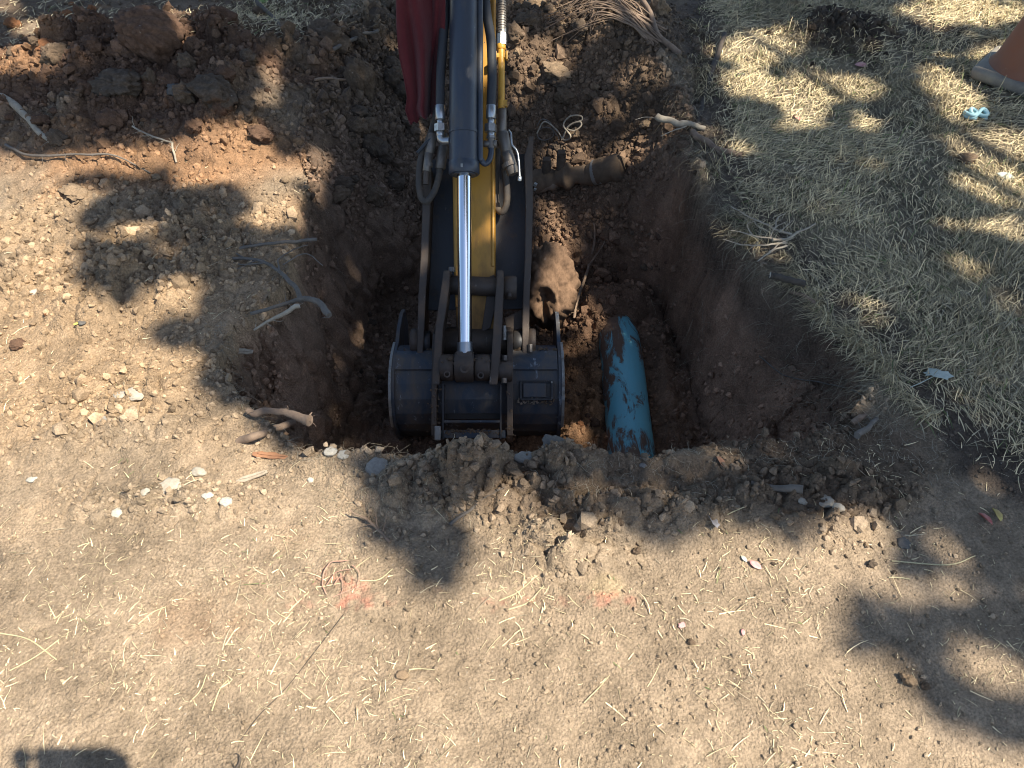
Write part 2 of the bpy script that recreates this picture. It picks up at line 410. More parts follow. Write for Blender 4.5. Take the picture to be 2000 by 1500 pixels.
# ------------------------------------------------------------------ shade: where the crown of the tree stands between sun and ground
OPS = [
 ('S','p',[(-60,-60),(2060,-60),(2060,960),(1740,1000),(1600,1068),(1500,1035),(1400,1010),(1300,1060),(1200,1040),(1020,1020),(990,962),(890,962),(890,1022),(850,1058),(720,1050),(698,980),(700,900),(-60,960)]),
 ('L','p',[(-60,295),(180,300),(300,292),(380,245),(490,240),(560,300),(585,370),(575,430),(520,475),(450,430),(400,372),(300,352),(200,350),(175,400),(150,450),(315,465),(310,490),(165,495),(160,570),(230,600),(290,560),(340,540),(400,560),(395,615),(345,610),(300,640),(290,665),(350,668),(405,640),(420,700),(385,735),(370,775),(470,795),(560,865),(700,890),(696,1000),(-60,1000)]),
 ('S','e',(440,405,48,38,0)),('S','e',(250,375,110,24,0)),('S','e',(420,640,30,70,0)),('L','e',(70,60,42,20,0)),('L','e',(50,140,60,30,0)),('L','e',(335,80,20,35,0)),('L','e',(350,38,32,12,0)),('L','e',(522,160,20,42,10)),
 ('L','e',(0,20,25,20,0)),
 ('S','e',(840,1100,40,45,0)),('S','e',(800,1040,90,25,0)),
 ('L','e',(945,985,70,40,0)),('L','e',(1150,968,62,13,5)),('L','e',(1262,946,40,10,0)),('L','e',(1340,922,32,20,0)),('L','e',(1408,898,32,22,0)),
 ('L','e',(1000,1000,40,30,0)),('S','e',(1070,1005,55,14,12)),('L','e',(1110,1050,80,18,0)),
 ('L','e',(1630,1040,75,42,0)),('L','e',(1560,960,30,8,20)),('L','e',(1922,940,28,42,-20)),('L','e',(1500,865,22,6,0)),('L','e',(1780,925,28,8,0)),
 ('S','p',[(1740,995),(2060,960),(2060,1200),(1900,1150),(1755,1100)]),('L','e',(1850,1065,36,42,-30)),('L','e',(1900,1120,60,12,20)),
 ('S','p',[(1640,1165),(1740,1160),(1900,1180),(2060,1180),(2060,1300),(1960,1290),(1890,1230),(1830,1215),(1880,1270),(1900,1340),(2060,1370),(2060,1450),(1900,1440),(1810,1380),(1800,1320),(1740,1280),(1640,1270)]),
 # grass
 ('L','e',(1465,95,68,34,-10)),('L','e',(1870,25,105,28,0)),('L','e',(1562,198,45,50,20)),('L','e',(1455,172,58,24,0)),('L','e',(1670,172,60,25,0)),
 ('L','e',(1692,245,28,15,0)),('L','e',(1858,175,42,58,-25)),('L','p',[(1830,275),(1900,250),(2060,260),(2060,430),(1960,420),(1880,370),(1840,330)]),
 ('L','e',(1930,120,60,20,0)),('L','e',(1820,437,36,16,5)),('L','e',(1950,455,52,20,12)),('L','e',(1895,513,52,20,10)),('L','e',(1960,573,27,20,20)),('L','e',(1995,625,20,16,0)),
 ('L','e',(1668,596,32,15,0)),('L','e',(1705,628,18,13,0)),('L','e',(1490,462,50,30,30)),('L','e',(1605,405,26,9,0)),('L','e',(1440,300,30,12,0)),('L','e',(1340,250,50,10,0)),
 # far side of the hole
 ('L','e',(1050,18,60,20,0)),('L','e',(1180,40,78,20,0)),('L','e',(1105,95,36,34,0)),('L','e',(1050,135,40,40,0)),('L','e',(1244,162,44,34,-20)),('L','e',(1177,226,28,22,0)),
 ('L','e',(1212,310,26,60,38)),('L','e',(1090,330,44,36,0)),('L','e',(1062,425,22,25,0)),('L','e',(1140,435,42,15,0)),
 ('L','e',(1075,480,40,26,0)),('L','e',(1072,560,34,80,0)),('L','e',(1116,640,16,55,0)),('L','e',(1075,860,48,18,0)),
 ('L','e',(985,665,42,65,0)),('L','e',(790,625,18,60,8)),('L','e',(905,760,30,20,0)),
 ('L','e',(762,178,30,70,0)),('L','e',(1230,220,20,12,0)),('L','e',(1020,210,22,16,0)),('L','e',(600,330,26,40,0)),('L','e',(715,176,20,12,0)),('L','e',(803,250,18,18,0)),('L','e',(787,360,24,50,30)),('L','e',(700,660,14,30,0)),('L','e',(990,130,30,60,0)),
]
MW, MH = 212, 162
mx, my = np.meshgrid(-60+10*np.arange(MW)+5, -60+10*np.arange(MH)+5)
SH = np.zeros(mx.shape)
for k, ty, a in OPS:
    val = 1.0 if k == 'S' else 0.0
    if ty == 'p': _, m = poly_dist(mx.astype(float), my.astype(float), a)
    else:
        cx, cy, rx, ry, ro = a; ro = math.radians(ro); dx = mx-cx; dy = my-cy
        big = 1.28 if (k == 'L' and cy < 700) else 1.08
        u = dx*math.cos(ro)+dy*math.sin(ro); v = -dx*math.sin(ro)+dy*math.cos(ro); m = (u/(rx*big))**2+(v/(ry*big))**2 < 1
    SH[m] = val
def shade_at(x, y):
    z = hlook(x, y); px, py, d = to_px(x, y, z); px = px+36*fbm(x, y, .13, 3, 311); py = py+26*fbm(x, y, .13, 3, 312)
    i = np.floor((px+60)/10).astype(int); j = np.floor((py+60)/10).astype(int)
    inside = (i >= 0) & (i < MW) & (j >= 0) & (j < MH) & (y > 0)
    v = SH[np.clip(j, 0, MH-1), np.clip(i, 0, MW-1)]
    out = (fbm(x, y, .8, 3, 300) > -.05)*1.0
    out = np.where(y < .9, 0.0, out)
    return np.where(inside, v, out), z
HG = 700; hgx = np.linspace(-5, 5, HG); hgy = np.linspace(-.5, 8, HG); HX, HY = np.meshgrid(hgx, hgy); HZ = h_base(HX, HY)
def hlook(x, y):
    i = np.clip(((x+5)/10*(HG-1)).round().astype(int), 0, HG-1); j = np.clip(((y+.5)/8.5*(HG-1)).round().astype(int), 0, HG-1); return HZ[j, i]
N = 130000
lx = RNG.uniform(-4.6, 5.2, N); ly = RNG.uniform(-.2, 7.2, N); Q = np.stack([lx, ly, np.full(N, .5)], -1); done = np.zeros(N, bool)
for _ in range(110):                                   # follow each sun ray down to where it lands
    Q = np.where(done[:, None], Q, Q+L*.014); done |= Q[:, 2] < hlook(Q[:, 0], Q[:, 1])
lx, ly = Q[:, 0], Q[:, 1]
sv, _ = shade_at(lx, ly); lz = Q[:, 2]
keep = RNG.random(N) < sv; lx, ly, lz = lx[keep], ly[keep], lz[keep]
hh = RNG.uniform(4.6, 8.2, len(lx))+.8*fbm(lx, ly, 1.0, 2, 303)
LP = np.stack([lx, ly, lz], -1)+SUN[None, :]*((hh-lz)/SUN[2])[:, None]

def leaf_quads(P, size, rng, toward=None, spread=.5):
    n = len(P); A = rng.normal(size=(n, 3)); Nn = rng.normal(size=(n, 3))*spread+(toward if toward is not None else 0)
    Nn /= np.linalg.norm(Nn, axis=1)[:, None]; A -= Nn*(A*Nn).sum(1)[:, None]; A /= np.linalg.norm(A, axis=1)[:, None]
    B = np.cross(Nn, A); s = size*rng.uniform(.7, 1.25, n)[:, None]
    prof = [(-.5, 0, 0), (-.15, .30, .05), (.2, .27, .05), (.55, 0, -.05), (.2, -.27, .05), (-.15, -.30, .05)]
    V = np.stack([P+s*(a*A+b*B+c*Nn) for a, b, c in prof], 1).reshape(-1, 3)
    b0 = (np.arange(n)*6)[:, None]
    Fq = np.concatenate([b0+np.array([[0, 1, 2, 3]]), b0+np.array([[0, 3, 4, 5]])])
    return V, Fq
nl = NT('tree_leaf'); cl = nl.mix(nl.noise(.9, 3), (.045, .085, .02), (.075, .11, .03)); nl.fin(cl, .55, 0)
nb_ = NT('bark'); vb = nb_.vec((8, 8, 1.5)); nb_.fin(nb_.mix(nb_.noise(6, 5, .7, vb), (.05, .035, .025), (.16, .12, .09)), .9, 0, nb_.bump(nb_.noise(9, 5, .7, vb), .8, .02))
tree = thing('shade_tree', 'leafy tree outside the frame whose crown dapples the dig with shade', 'tree', (5.6, -1.3, float(h_base(np.array([5.6]), np.array([-1.3]))[0])))
TB = np.array(tree.location)
V, Fq = leaf_quads(LP, .095, RNG, SUN, .55)
cr = np_mesh('crown', V-TB, Fq, nl.m, tree); tag(cr, kind='stuff')
tm = MB(); tm.tube([(0, 0, -.15), (.02, 0, .4), (.06, .05, 1.6), (-.05, .1, 3.0), (-.12, .2, 4.3)], [.34, .24, .2, .17, .13], 16)
tm.build('trunk', nb_.m, tree)
top = np.array([-.12, .2, 4.2])
sel = RNG.choice(len(LP), 70, replace=False)
near_t = (lx[sel] > 1.2) | (ly[sel] > 5.2)
for q in sel[near_t][:26]:
    e = LP[q]-TB; mid = (top*.5+e*.5)+np.array([0, 0, -.25])+RNG.normal(size=3)*.2
    pts = [top*(1-t)**2+2*mid*t*(1-t)+e*t*t for t in np.linspace(0, 1, 9)]
    b = MB(); b.tube(pts, list(np.linspace(.05, .008, 9)), 7); b.build('branch', nb_.m, tree)

# ------------------------------------------------------------------ metals, rubber, paint
def mat_worn(name, base, dirt, dirt_amt=.5, rough=.45, metal=0.0, bare=None, bare_amt=.0, streak=None, sc=14):
    n = NT(name); v = n.vec(streak) if streak else None
    d = n.ramp(n.noise(sc, 6, .68, v, .4), [(max(.0, .78-dirt_amt*.55), 0.0), (min(1, .98-dirt_amt*.45), 1.0)])
    c = n.mix(n.noise(sc*.4, 3), base, tuple(x*.8 for x in base))
    c = n.mix(d, c, dirt)
    if bare:
        e = n.ramp(n.noise(sc*3.4, 5, .75, n.vec((1, .25, 1))), [(.66-bare_amt*.2, 0.0), (.72-bare_amt*.2, 1.0)])
        c = n.mix(e, c, bare)
    r = n.mix(d, (rough,)*3, (.92,)*3)
    nb = n.bump(n.noise(sc*9, 4, .7), .25, .002)
    nb = n.bump(n.noise(sc*2, 4, .6), .25, .004, nb)
    return n.fin(c, r, metal, nb)
def mat_yellow():
    n = NT('yellow_paint'); sep = n.n('ShaderNodeSeparateXYZ'); n.l(n.tc.outputs['Object'], sep.inputs[0])
    # grime builds up towards the pins at the tip
    tip = n.math('MULTIPLY', n.math('SUBTRACT', .32, sep.outputs[1]), 1.35)
    f = n.math('ADD', n.noise(12, 6, .7, n.vec((1, .35, 1))), n.math('MAXIMUM', tip, -.12))
    d = n.ramp(f, [(.38, 0.0), (.80, 1.0)])
    c = n.mix(n.noise(5, 4), (.50, .245, .028), (.38, .18, .024))
    sc_ = n.ramp(n.noise(60, 5, .8, n.vec((1.2, .12, 1))), [(.66, 0.0), (.70, 1.0)])
    c = n.mix(sc_, c, (.72, .47, .08))
    c = n.mix(n.ramp(n.noise(75, 3, .6), [(.7, 0.0), (.74, 1.0)]), c, (.10, .06, .035))
    c = n.mix(d, c, (.085, .052, .03))
    return n.fin(c, n.mix(d, (.4,)*3, (.9,)*3), 0, n.bump(n.noise(90, 4), .2, .002))
m_yel = mat_yellow()
m_navy = mat_worn('dark_cylinder_paint', (.042, .050, .066), (.095, .082, .068), .48, .38, 0, (.20, .2, .21), .05, (1, .3, 1), 16)
m_bucket = mat_worn('bucket_paint', (.034, .048, .068), (.13, .105, .08), .66, .5, 0, (.20, .22, .24), .25, (1, .45, 1), 11)
m_plate = mat_worn('grimy_steel', (.085, .062, .046), (.15, .10, .065), .5, .6, .25, (.22, .19, .16), .12)
m_darkp = mat_worn('dark_thumb_paint', (.030, .028, .028), (.10, .066, .045), .45, .5, 0, (.16, .13, .11), .1)
m_steel = mat_worn('zinc_steel', (.42, .43, .43), (.16, .12, .09), .42, .35, .85)
m_dsteel = mat_worn('dirty_coupler_steel', (.20, .175, .15), (.12, .085, .06), .55, .5, .6)
m_wornst = mat_worn('bare_worn_steel', (.33, .32, .29), (.17, .14, .11), .5, .5, .5, sc=30)
nr = NT('chrome_rod'); nr.fin((.78, .80, .82), nr.ramp(nr.noise(40, 3, .6, nr.vec((1, .05, 1))), [(.3, .07), (.8, .16)]), 1.0)
m_rub = mat_worn('hose_rubber', (.030, .032, .036), (.10, .08, .06), .4, .65)
m_rubd = mat_worn('dusty_hose_rubber', (.06, .05, .042), (.13, .10, .07), .6, .8)
m_ytube = mat_worn('yellow_tube_paint', (.60, .31, .04), (.13, .075, .035), .5, .4, sc=22)
m_recess_shade = NT('recess_shade_black').fin((.02, .016, .013), .8)  # near-black colour standing in for the shade inside sockets and slot

# ------------------------------------------------------------------ the excavator's arm: it lies square to the line of sight, 48 degrees off the vertical
D0 = 2.72
arm = thing('excavator', 'yellow excavator arm reaching into the hole, with hydraulic cylinder, thumb and dark blue bucket', 'excavator',
            (0, D0*CP, CAMH-D0*SP), (math.pi/2-PITCH, 0, 0))
def A(px, py, n=0.0):
    k = (D0-n)/F; return Vector(((px-1000)*k, (750-py)*k, n))
def apoly(pts, n): return [tuple(A(x, y, n)[:2]) for x, y in pts]
def plate(name, pts, n0, n1, mat, parent=arm, bev=.003, nref=None):
    return MB().prism(apoly(pts, n1 if nref is None else nref), 2, n0, n1, bev).build(name, mat, parent)
# stick
plate('stick', [(884,-260),(966,-260),(967,300),(967,520),(966,640),(955,672),(930,690),(905,690),(892,660),(886,520),(883,300)], -.235, -.07, m_yel, bev=.012)
plate('stick_gusset', [(956,540),(966,536),(967,600),(958,640),(940,650)], -.08, -.062, m_plate, bev=.002)
plate('reinforcement_strip', [(886,-260),(894,-260),(895,600),(889,600)], -.072, -.063, m_yel, bev=.002)
wr = MB(); wr.tube([A(963, y, -.066) for y in range(-200, 541, 40)], .006, 8); wr.build('weld_seam', m_yel, arm)
# cylinder
NB = .045
bar = MB(); bar.tube([A(906, -300, NB), A(906, 318, NB)], .050, 40); b_ = bar.build('cylinder_barrel', m_navy, arm)
gl = MB(); gl.cyl(A(906.5, 316, NB), A(906.5, 341, NB), .0535, 40, bev=.003); gl.ring(A(906.5, 341, NB), A(906.5, 343, NB), .042, .026, 32); gl.build('cylinder_gland', m_navy, b_)
bd = MB(); bd.box(A(902, 323, NB+.054), (.008, .012, .006), bev=.001); bd.build('gland_lock', m_wornst, b_)
rd = MB(); rd.tube([A(907, 335, NB), A(908, 672, NB)], .0245, 40); rd.build('cylinder_rod', nr.m, arm)
cl_ = MB(); cl_.cyl(A(908, 668, NB), A(908.5, 690, NB), .0255, 32, r2=.027); cl_.build('rod_collar', m_steel, arm)
# rod eye with its neighbours on the pin
re_ = MB()
re_.cyl(A(889, 716, .03), A(926, 716, .03), .055, 40, bev=.006)
re_.box(A(908, 700, .045), (.058, .05, .055), bev=.01)
eye = re_.build('rod_eye', m_plate, arm)
for x0, x1 in ((860, 887), (928, 957)):
    b = MB(); b.cyl(A(x0, 718, .025), A(x1, 718, .025), .047, 36, bev=.006); b.build('link_boss', m_plate, arm)
for cx, cy, r in ((907, 720, .0155), (873, 731, .0115), (939, 733, .0115)):
    n0 = .082 if r > .012 else .066
    b = MB(); b.ring(A(cx, cy, n0-.02), A(cx, cy, n0+.006), r, r*.58, 24); o = b.build('bolt_socket', m_plate, arm)
    b = MB(); b.cyl(A(cx, cy, n0-.015), A(cx, cy, n0-.004), r*.6, 16); b.build('socket_recess', m_recess_shade, o)
# link plates (edge on): curved bars from the stick pin to the rod pin
def edge_plate(name, path, wpx, n_a, n_b, depth, mat, parent=arm):
    """bar standing on edge: path of px centres from top to bottom, front edge runs from n_a to n_b"""
    m = len(path); V = []
    for i, (px, py) in enumerate(path):
        t = i/(m-1); n = n_a+(n_b-n_a)*t; wv = wpx[i] if hasattr(wpx, '__len__') else wpx
        for (sx, dn) in ((-1, 0), (1, 0), (1, -depth), (-1, -depth)):
            p = A(px, py, n); hw = wv/2*(D0-n)/F; bv = 0
            V.append(Vector((p.x+sx*hw, p.y, n+dn)))
    Fc = [(i*4+k, i*4+(k+1) % 4, (i+1)*4+(k+1) % 4, (i+1)*4+k) for i in range(m-1) for k in range(4)]+[(3, 2, 1, 0), tuple((m-1)*4+k for k in range(4))]
    bm = bmesh.new(); vs = [bm.verts.new(v) for v in V]; [bm.faces.new([vs[i] for i in f]) for f in Fc]
    bmesh.ops.recalc_face_normals(bm, faces=bm.faces)
    sharp = [e for e in bm.edges if len(e.link_faces) == 2 and e.calc_face_angle(0) > .9]
    bmesh.ops.bevel(bm, geom=sharp, offset=.0022, segments=2, affect='EDGES')
    me = bpy.data.meshes.new(name); bm.to_mesh(me); bm.free()
    return link_obj(name, me, parent, mat)
edge_plate('link_plate', [(873,528),(870,556),(864,600),(858,640),(855,690),(852,725),(851,751)], [13,15,16,15,15,14,14], .0, .07, .10, m_plate)
edge_plate('link_plate', [(977,528),(977,556),(974,600),(972,640),(969,690),(966,725),(963,751)], [12,15,16,17,17,17,16], .0, .07, .10, m_plate)
b = MB(); b.cyl(A(868, 556, -.05), A(1008, 562, -.05), .034, 30, bev=.004); b.build('link_pin', m_plate, arm)
b = MB(); b.cyl(A(985, 562, -.05), A(1009, 562, -.05), .042, 30, bev=.004); b.cyl(A(995, 574, -.01), A(995, 581, -.002), .008, 10); b.build('pin_boss', m_plate, arm)
b = MB(); b.cyl(A(972, 724, .02), A(1001, 726, .02), .036, 30, bev=.004); b.build('pin_boss', m_plate, arm)
b = MB(); b.hexa(A(985, 738, .05), A(985, 748, .05), .010); b.build('pin_bolt', m_dsteel, arm)
b = MB(); b.hexa(A(986, 694, .03), A(986, 704, .03), .009); b.build('pin_bolt', m_dsteel, arm)
b = MB(); b.cyl(A(985, 636, -.02), A(985, 664, -.02), .0075, 12); b.build('grease_fitting', m_wornst, arm)
b = MB(); b.cyl(A(882, 522, -.03), A(882, 531, -.03), .012, 12); b.build('grease_fitting', m_dsteel, arm)
# stick end bosses on the bucket pin
b = MB(); b.cyl(A(862, 668, -.10), A(1000, 668, -.10), .055, 32, bev=.006); b.build('stick_boss', m_plate, arm)
for x0, x1 in ((803, 817), (1033, 1046)):
    b = MB(); b.cyl(A(x0, 668, -.12), A(x1, 668, -.12), .050, 30, bev=.005); b.build('thumb_boss', m_plate, arm)
for x0, x1 in ((828, 842), (1003, 1022)):
    b = MB(); b.cyl(A(x0, 668, -.12), A(x1, 668, -.12), .042, 30, bev=.004); b.build('pin_sleeve', m_darkp, arm)
b = MB(); b.hexa(A(1036, 672, -.065), A(1036, 688, -.065), .009); b.build('pin_bolt', m_dsteel, arm)
# thumb folded back along the stick
edge_plate('thumb_plate', [(835,320),(835,345),(832,420),(829,500),(824,580),(822,640),(820,697)], [8,16,15,14,14,13,11], -.09, -.07, .15, m_plate)
edge_plate('thumb_plate', [(1038,266),(1036,284),(1032,304),(1034,400),(1032,500),(1028,580),(1027,640),(1026,700)], [9,11,16,14,13,13,13,10], -.09, -.07, .15, m_plate)
plate('thumb_web', [(838,312),(1028,300),(1026,604),(826,606)], -.20, -.185, m_darkp, bev=.003)
b = MB(); b.hexa(A(1043, 359, -.14), A(1048, 362, -.14), .009); b.hexa(A(1043, 369, -.14), A(1047, 371, -.14), .006); b.build('thumb_bolt', m_steel, arm)
plate('thumb_stop', [(985,620),(1020,604),(1022,640),(990,650)], -.16, -.13, m_plate)

# bucket: rolled back shell between two side plates, ears and cross plates on its back
bucket = bpy.data.objects.new('bucket', None)
prof_px = [(679,-.17),(682,-.13),(690,-.085),(704,-.055),(724,-.035),(750,-.025),(780,-.03),(808,-.05),(828,-.085),(842,-.14),(850,-.21),(852,-.29),(850,-.38)]
prof = [(A(1000, y, n).y, n) for y, n in prof_px]
def shell(x0, x1, off=0.0, prof=prof, th=.012, nseg=1):
    """x0, x1 in metres (arm frame); profile thickened inwards"""
    P = [Vector(p) for p in prof]; m = len(P); Nn = []
    for i in range(m):
        t = (P[min(i+1, m-1)]-P[max(i-1, 0)]).normalized(); Nn.append(Vector((-t.y, t.x)) if True else t)
    O = [P[i]-Nn[i]*(-off) for i in range(m)]; I = [P[i]-Nn[i]*(th) for i in range(m)]
    return O, I
cen = Vector((sum(p[0] for p in prof)/len(prof), -.30))
def offset(prof, d):
    out_ = []; m = len(prof); P = [Vector(p) for p in prof]
    for i in range(m):
        t = (P[min(i+1, m-1)]-P[max(i-1, 0)]).normalized(); n = Vector((t.y, -t.x))
        if n.dot(P[i]-cen) < 0: n = -n
        out_.append(P[i]+n*d)
    return out_
XL, XR = A(768, 740, -.04).x, A(1091, 740, -.04).x
def strip(xa, xb, o_off, i_off, name, mat, parent, i0=0, i1=None):
    pr = prof[i0:i1]; O = offset(pr, o_off); I = offset(pr, i_off)
    return MB().prism([(p.x, p.y) for p in O]+[(p.x, p.y) for p in I[::-1]], 0, xa, xb, .0015).build(name, mat, parent)
# main body of the bucket is its shell; side plates, ears, pads are its parts
sh = strip(XL, XR, 0, -.012, 'bucket', m_bucket, arm)
bpy.data.objects.remove(bucket)
bucket = sh
strip(XL+.004, XR-.004, .010, .0005, 'upper_wrapper', m_bucket, bucket, 0, 5)
side_px = [(604,-.30),(612,-.24),(640,-.17),(668,-.13),(686,-.075),(704,-.042),(724,-.022),(750,-.012),(780,-.017),(812,-.04),(834,-.08),(849,-.14),(858,-.21),(860,-.29),(857,-.40),(790,-.46),(700,-.44),(630,-.38)]
def side(x, w_):
    pts = [(A(1000, y, n).y, n) for y, n in side_px]
    return MB().prism(pts, 0, x-w_/2, x+w_/2, .002).build('side_plate', m_bucket, bucket)
side(XL, .014); side(XR+.006, .014)
for xa in (XL-.009, XR+.015):
    edge = [A(1000, y, n) for y, n in side_px[3:11]]
    b = MB(); b.prism([(p.y, p.z+.005) for p in edge]+[(p.y-.004, p.z-.035) for p in edge[::-1]], 0, xa-.005, xa+.005, .0015); b.build('side_wear_strip', m_wornst, bucket)
# ears
ear_px = [(640,-.10),(652,-.03),(690,.0),(740,.015),(800,.02),(850,.02),(861,.0),(861,-.03),(820,-.04),(740,-.05),(690,-.08),(650,-.16)]
def ear(xc, w_, mat):
    pts = [(A(1000, y, n).y, n) for y, n in ear_px]
    return MB().prism(pts, 0, xc-w_/2, xc+w_/2, .002).build('ear_plate', mat, bucket)
ear(A(848, 760, .01).x, .018, m_plate); ear(A(996, 760, .01).x, .021, m_plate)
b = MB(); b.box(A(855, 846, .028), (.022, .05, .016), bev=.004); b.build('worn_ear_tip', m_wornst, bucket)
for q in (866, 978): b = MB(); b.box(A(q, 805, .0), (.006, .19, .03), bev=.001); b.build('ear_stiffener', m_darkp, bucket)
b = MB(); b.box(A(923, 848, .0), (.235, .028, .014), bev=.003); b.build('cross_plate', m_bucket, bucket)
b = MB(); b.box(A(923, 823, .004), (.205, .009, .02), bev=.002); b.build('cross_bar', m_bucket, bucket)
b = MB(); b.box(A(923, 813, -.02), (.2, .02, .004), bev=.001); b.build('slot_shadow_plate', m_recess_shade, bucket)  # dark sheet added where the slot holds only shade
# raised plate on the right of the shell
b = MB(); x0, x1 = A(1017, 760, -.02).x, A(1078, 760, -.02).x; y0, y1 = A(0, 780, -.02).y, A(0, 744, -.02).y
cx_, cy_ = (x0+x1)/2, (y0+y1)/2
b.box((cx_, y0, -.018), (x1-x0, .007, .014), bev=.002); b.box((cx_, y1, -.018), (x1-x0, .007, .014), bev=.002)
b.box((x0, cy_, -.018), (.007, y1-y0, .014), bev=.002); b.box((x1, cy_, -.018), (.007, y1-y0, .014), bev=.002); fr = b.build('plate_frame', m_darkp, bucket)
b = MB(); b.box((cx_-.006, cy_, -.0195), (x1-x0-.03, y1-y0-.016, .012), bev=.002); b.build('maker_plate', m_bucket, fr)
b = MB(); b.cyl((x1-.001, y1-.004, -.012), (x1-.001, y1-.004, -.007), .004, 10); b.build('plate_rivet', m_wornst, fr)

# hoses and fittings
def smooth_path(pts, k=6):
    P = [Vector(p) for p in pts]; out_ = []
    Q = [P[0]*2-P[1]]+P+[P[-1]*2-P[-2]]
    for i in range(1, len(Q)-2):
        a, b_, c, d = Q[i-1:i+3]
        for j in range(k):
            t = j/k; out_.append(.5*((2*b_)+(c-a)*t+(2*a-5*b_+4*c-d)*t*t+(3*b_-a-3*c+d)*t**3))
    out_.append(P[-1]); return out_
def hose(pts, r, mat=m_rub, name='hose', n=16):
    b = MB(); b.tube(smooth_path(pts), r, n); return b.build(name, mat, arm)
def fitting(kind, a, b2, r, parent, mat=m_steel, n=20):
    b = MB()
    if kind == 'nut': b.hexa(a, b2, r)
    else:
        b.cyl(a, b2, r, n, bev=.0015)
    return b.build({'nut': 'hex_nut', 'crimp': 'crimp_sleeve', 'neck': 'fitting_neck'}[kind], mat, parent)
h1 = hose([A(872,-220,.03), A(870,0,.035), A(865,80,.035), A(861,140,.035), A(860,210,.035)], .0165)
fitting('crimp', A(859.5,206,.035), A(860,234,.035), .0178, h1); fitting('neck', A(860,233,.035), A(860,243,.035), .012, h1)
fitting('nut', A(860,243,.035), A(860,257,.035), .0215, h1); fitting('neck', A(860,256,.035), A(860,266,.035), .0145, h1)
b = MB(); b.tube(smooth_path([A(860,262,.035), A(861,271,.035), A(866,275,.035), A(878,275,.04)]), .0135, 16); b.build('elbow', m_steel, h1)
h2 = hose([A(944,-240,.0), A(946,-60,.0), A(950,20,.01), A(959,80,.02), A(961,150,.03), A(959,210,.03)], .0165)
fitting('crimp', A(959,206,.03), A(959,232,.03), .0178, h2); fitting('neck', A(959,231,.03), A(959,243,.03), .012, h2)
fitting('nut', A(958,243,.03), A(958,258,.03), .021, h2); fitting('neck', A(959,258,.03), A(959,268,.03), .013, h2)
fitting('nut', A(959,266,.03), A(959,271,.03), .0165, h2)
b = MB(); b.cyl(A(944,281,.03), A(967,281,.03), .0115, 18, bev=.001); b.cyl(A(964,281,.03), A(970,281,.03), .0135, 18, bev=.001); b.cyl(A(959,268,.03), A(959,290,.03), .0125, 16); b.build('tee_block', m_dsteel, h2)
b = MB(); b.tube(smooth_path([A(938,-250,.055), A(938,150,.055), A(938,296,.055), A(940,312,.05), A(947,320,.045), A(955,314,.04), A(959,300,.035), A(959,284,.03)]), .0098, 14); b.build('pressure_tube', m_navy, arm)
b = MB(); b.ring(A(906, 258, NB), A(906, 262, NB), .0525, .0498, 40); b.build('barrel_band', m_navy, b_)
# right outer line: spring guard, nut, yellow tube with clamps, dirty coupler and tap
h3 = hose([A(980,-240,-.02), A(980,-80,-.02), A(980,68,-.02)], .0135, m_dsteel, 'guarded_hose')
gd_ = MB()
for k in range(26): gd_.tube([A(980, -60+k*4.9, -.02), A(980, -60+k*4.9+3.4, -.02)], .0160, 16)
gd_.build('spring_guard', m_dsteel, h3)
fitting('nut', A(981,66,-.02), A(981,88,-.02), .0175, h3); fitting('neck', A(981,56,-.02), A(981,67,-.02), .0145, h3)
yt = MB(); yt.cyl(A(979,92,-.02), A(979,212,-.02), .0125, 20); yt.cyl(A(979,87,-.02), A(979,97,-.02), .016, 20, bev=.001); yt = yt.build('yellow_tube', m_ytube, arm)
b = MB(); b.box(A(979,110,-.02), (.044, .016, .022), bev=.002); b.box(A(968,109,-.012), (.008, .030, .016), bev=.002); b.box(A(990,109,-.012), (.008, .030, .016), bev=.002); b.build('tube_clamp', m_ytube, yt)
b = MB(); b.box(A(986,203,-.02), (.018, .022, .02), bev=.002); b.build('tube_clamp', m_ytube, yt)
b = MB(); b.cyl(A(980,210,-.03), A(981,262,-.035), .0165, 18, bev=.002); b.cyl(A(981,258,-.035), A(990,298,-.04), .021, 18, bev=.003); cp = b.build('coupler', m_dsteel, arm)
b = MB(); b.cyl(A(989,296,-.04), A(1003,340,-.045), .0225, 8, bev=.002); b.ring(A(993,318,-.04), A(996,326,-.04), .0262, .02, 20); b.build('tap_body', m_dsteel, arm)
b = MB(); b.tube(smooth_path([A(994,255,-.02), A(998,262,.0), A(1000,282,.0), A(1009,294,.0), A(1013,312,.0), A(1015,345,.0)]), .0038, 10); b.cyl(A(1015,344,.0), A(1015,354,.0), .0080, 14, bev=.003); b.build('tap_handle', m_steel, arm)
hose([A(985,330,-.10), A(990,370,-.11), A(989,400,-.12), A(980,414,-.13), A(970,400,-.14), A(968,350,-.14), A(972,290,-.12)], .0125, m_rubd)
# left loop with two couplers
h4 = hose([A(860,320,-.03), A(856,350,-.03), A(846,378,-.03), A(833,393,-.03), A(822,384,-.03), A(818,350,-.03), A(822,310,-.035), A(832,285,-.04), A(843,255,-.05), A(850,225,-.06), A(856,200,-.07)], .0115, m_rubd)
b = MB(); b.cyl(A(846,262,-.02), A(838,300,-.02), .0175, 10, bev=.002); b.cyl(A(838,298,-.02), A(833,335,-.02), .0150, 16, bev=.002); b.ring(A(837,318,-.02), A(836,326,-.02), .0168, .0125, 16); b.build('coupler', m_dsteel, arm)
b = MB(); b.cyl(A(866,285,-.03), A(860,330,-.03), .0190, 10, bev=.003); b.cyl(A(868,262,-.03), A(866,288,-.03), .016, 12, bev=.002); b.build('coupler', m_dsteel, arm)
b = MB(); b.cyl(A(833,335,-.02), A(832,360,-.025), .011, 14); b.build('adapter', m_plate, arm)
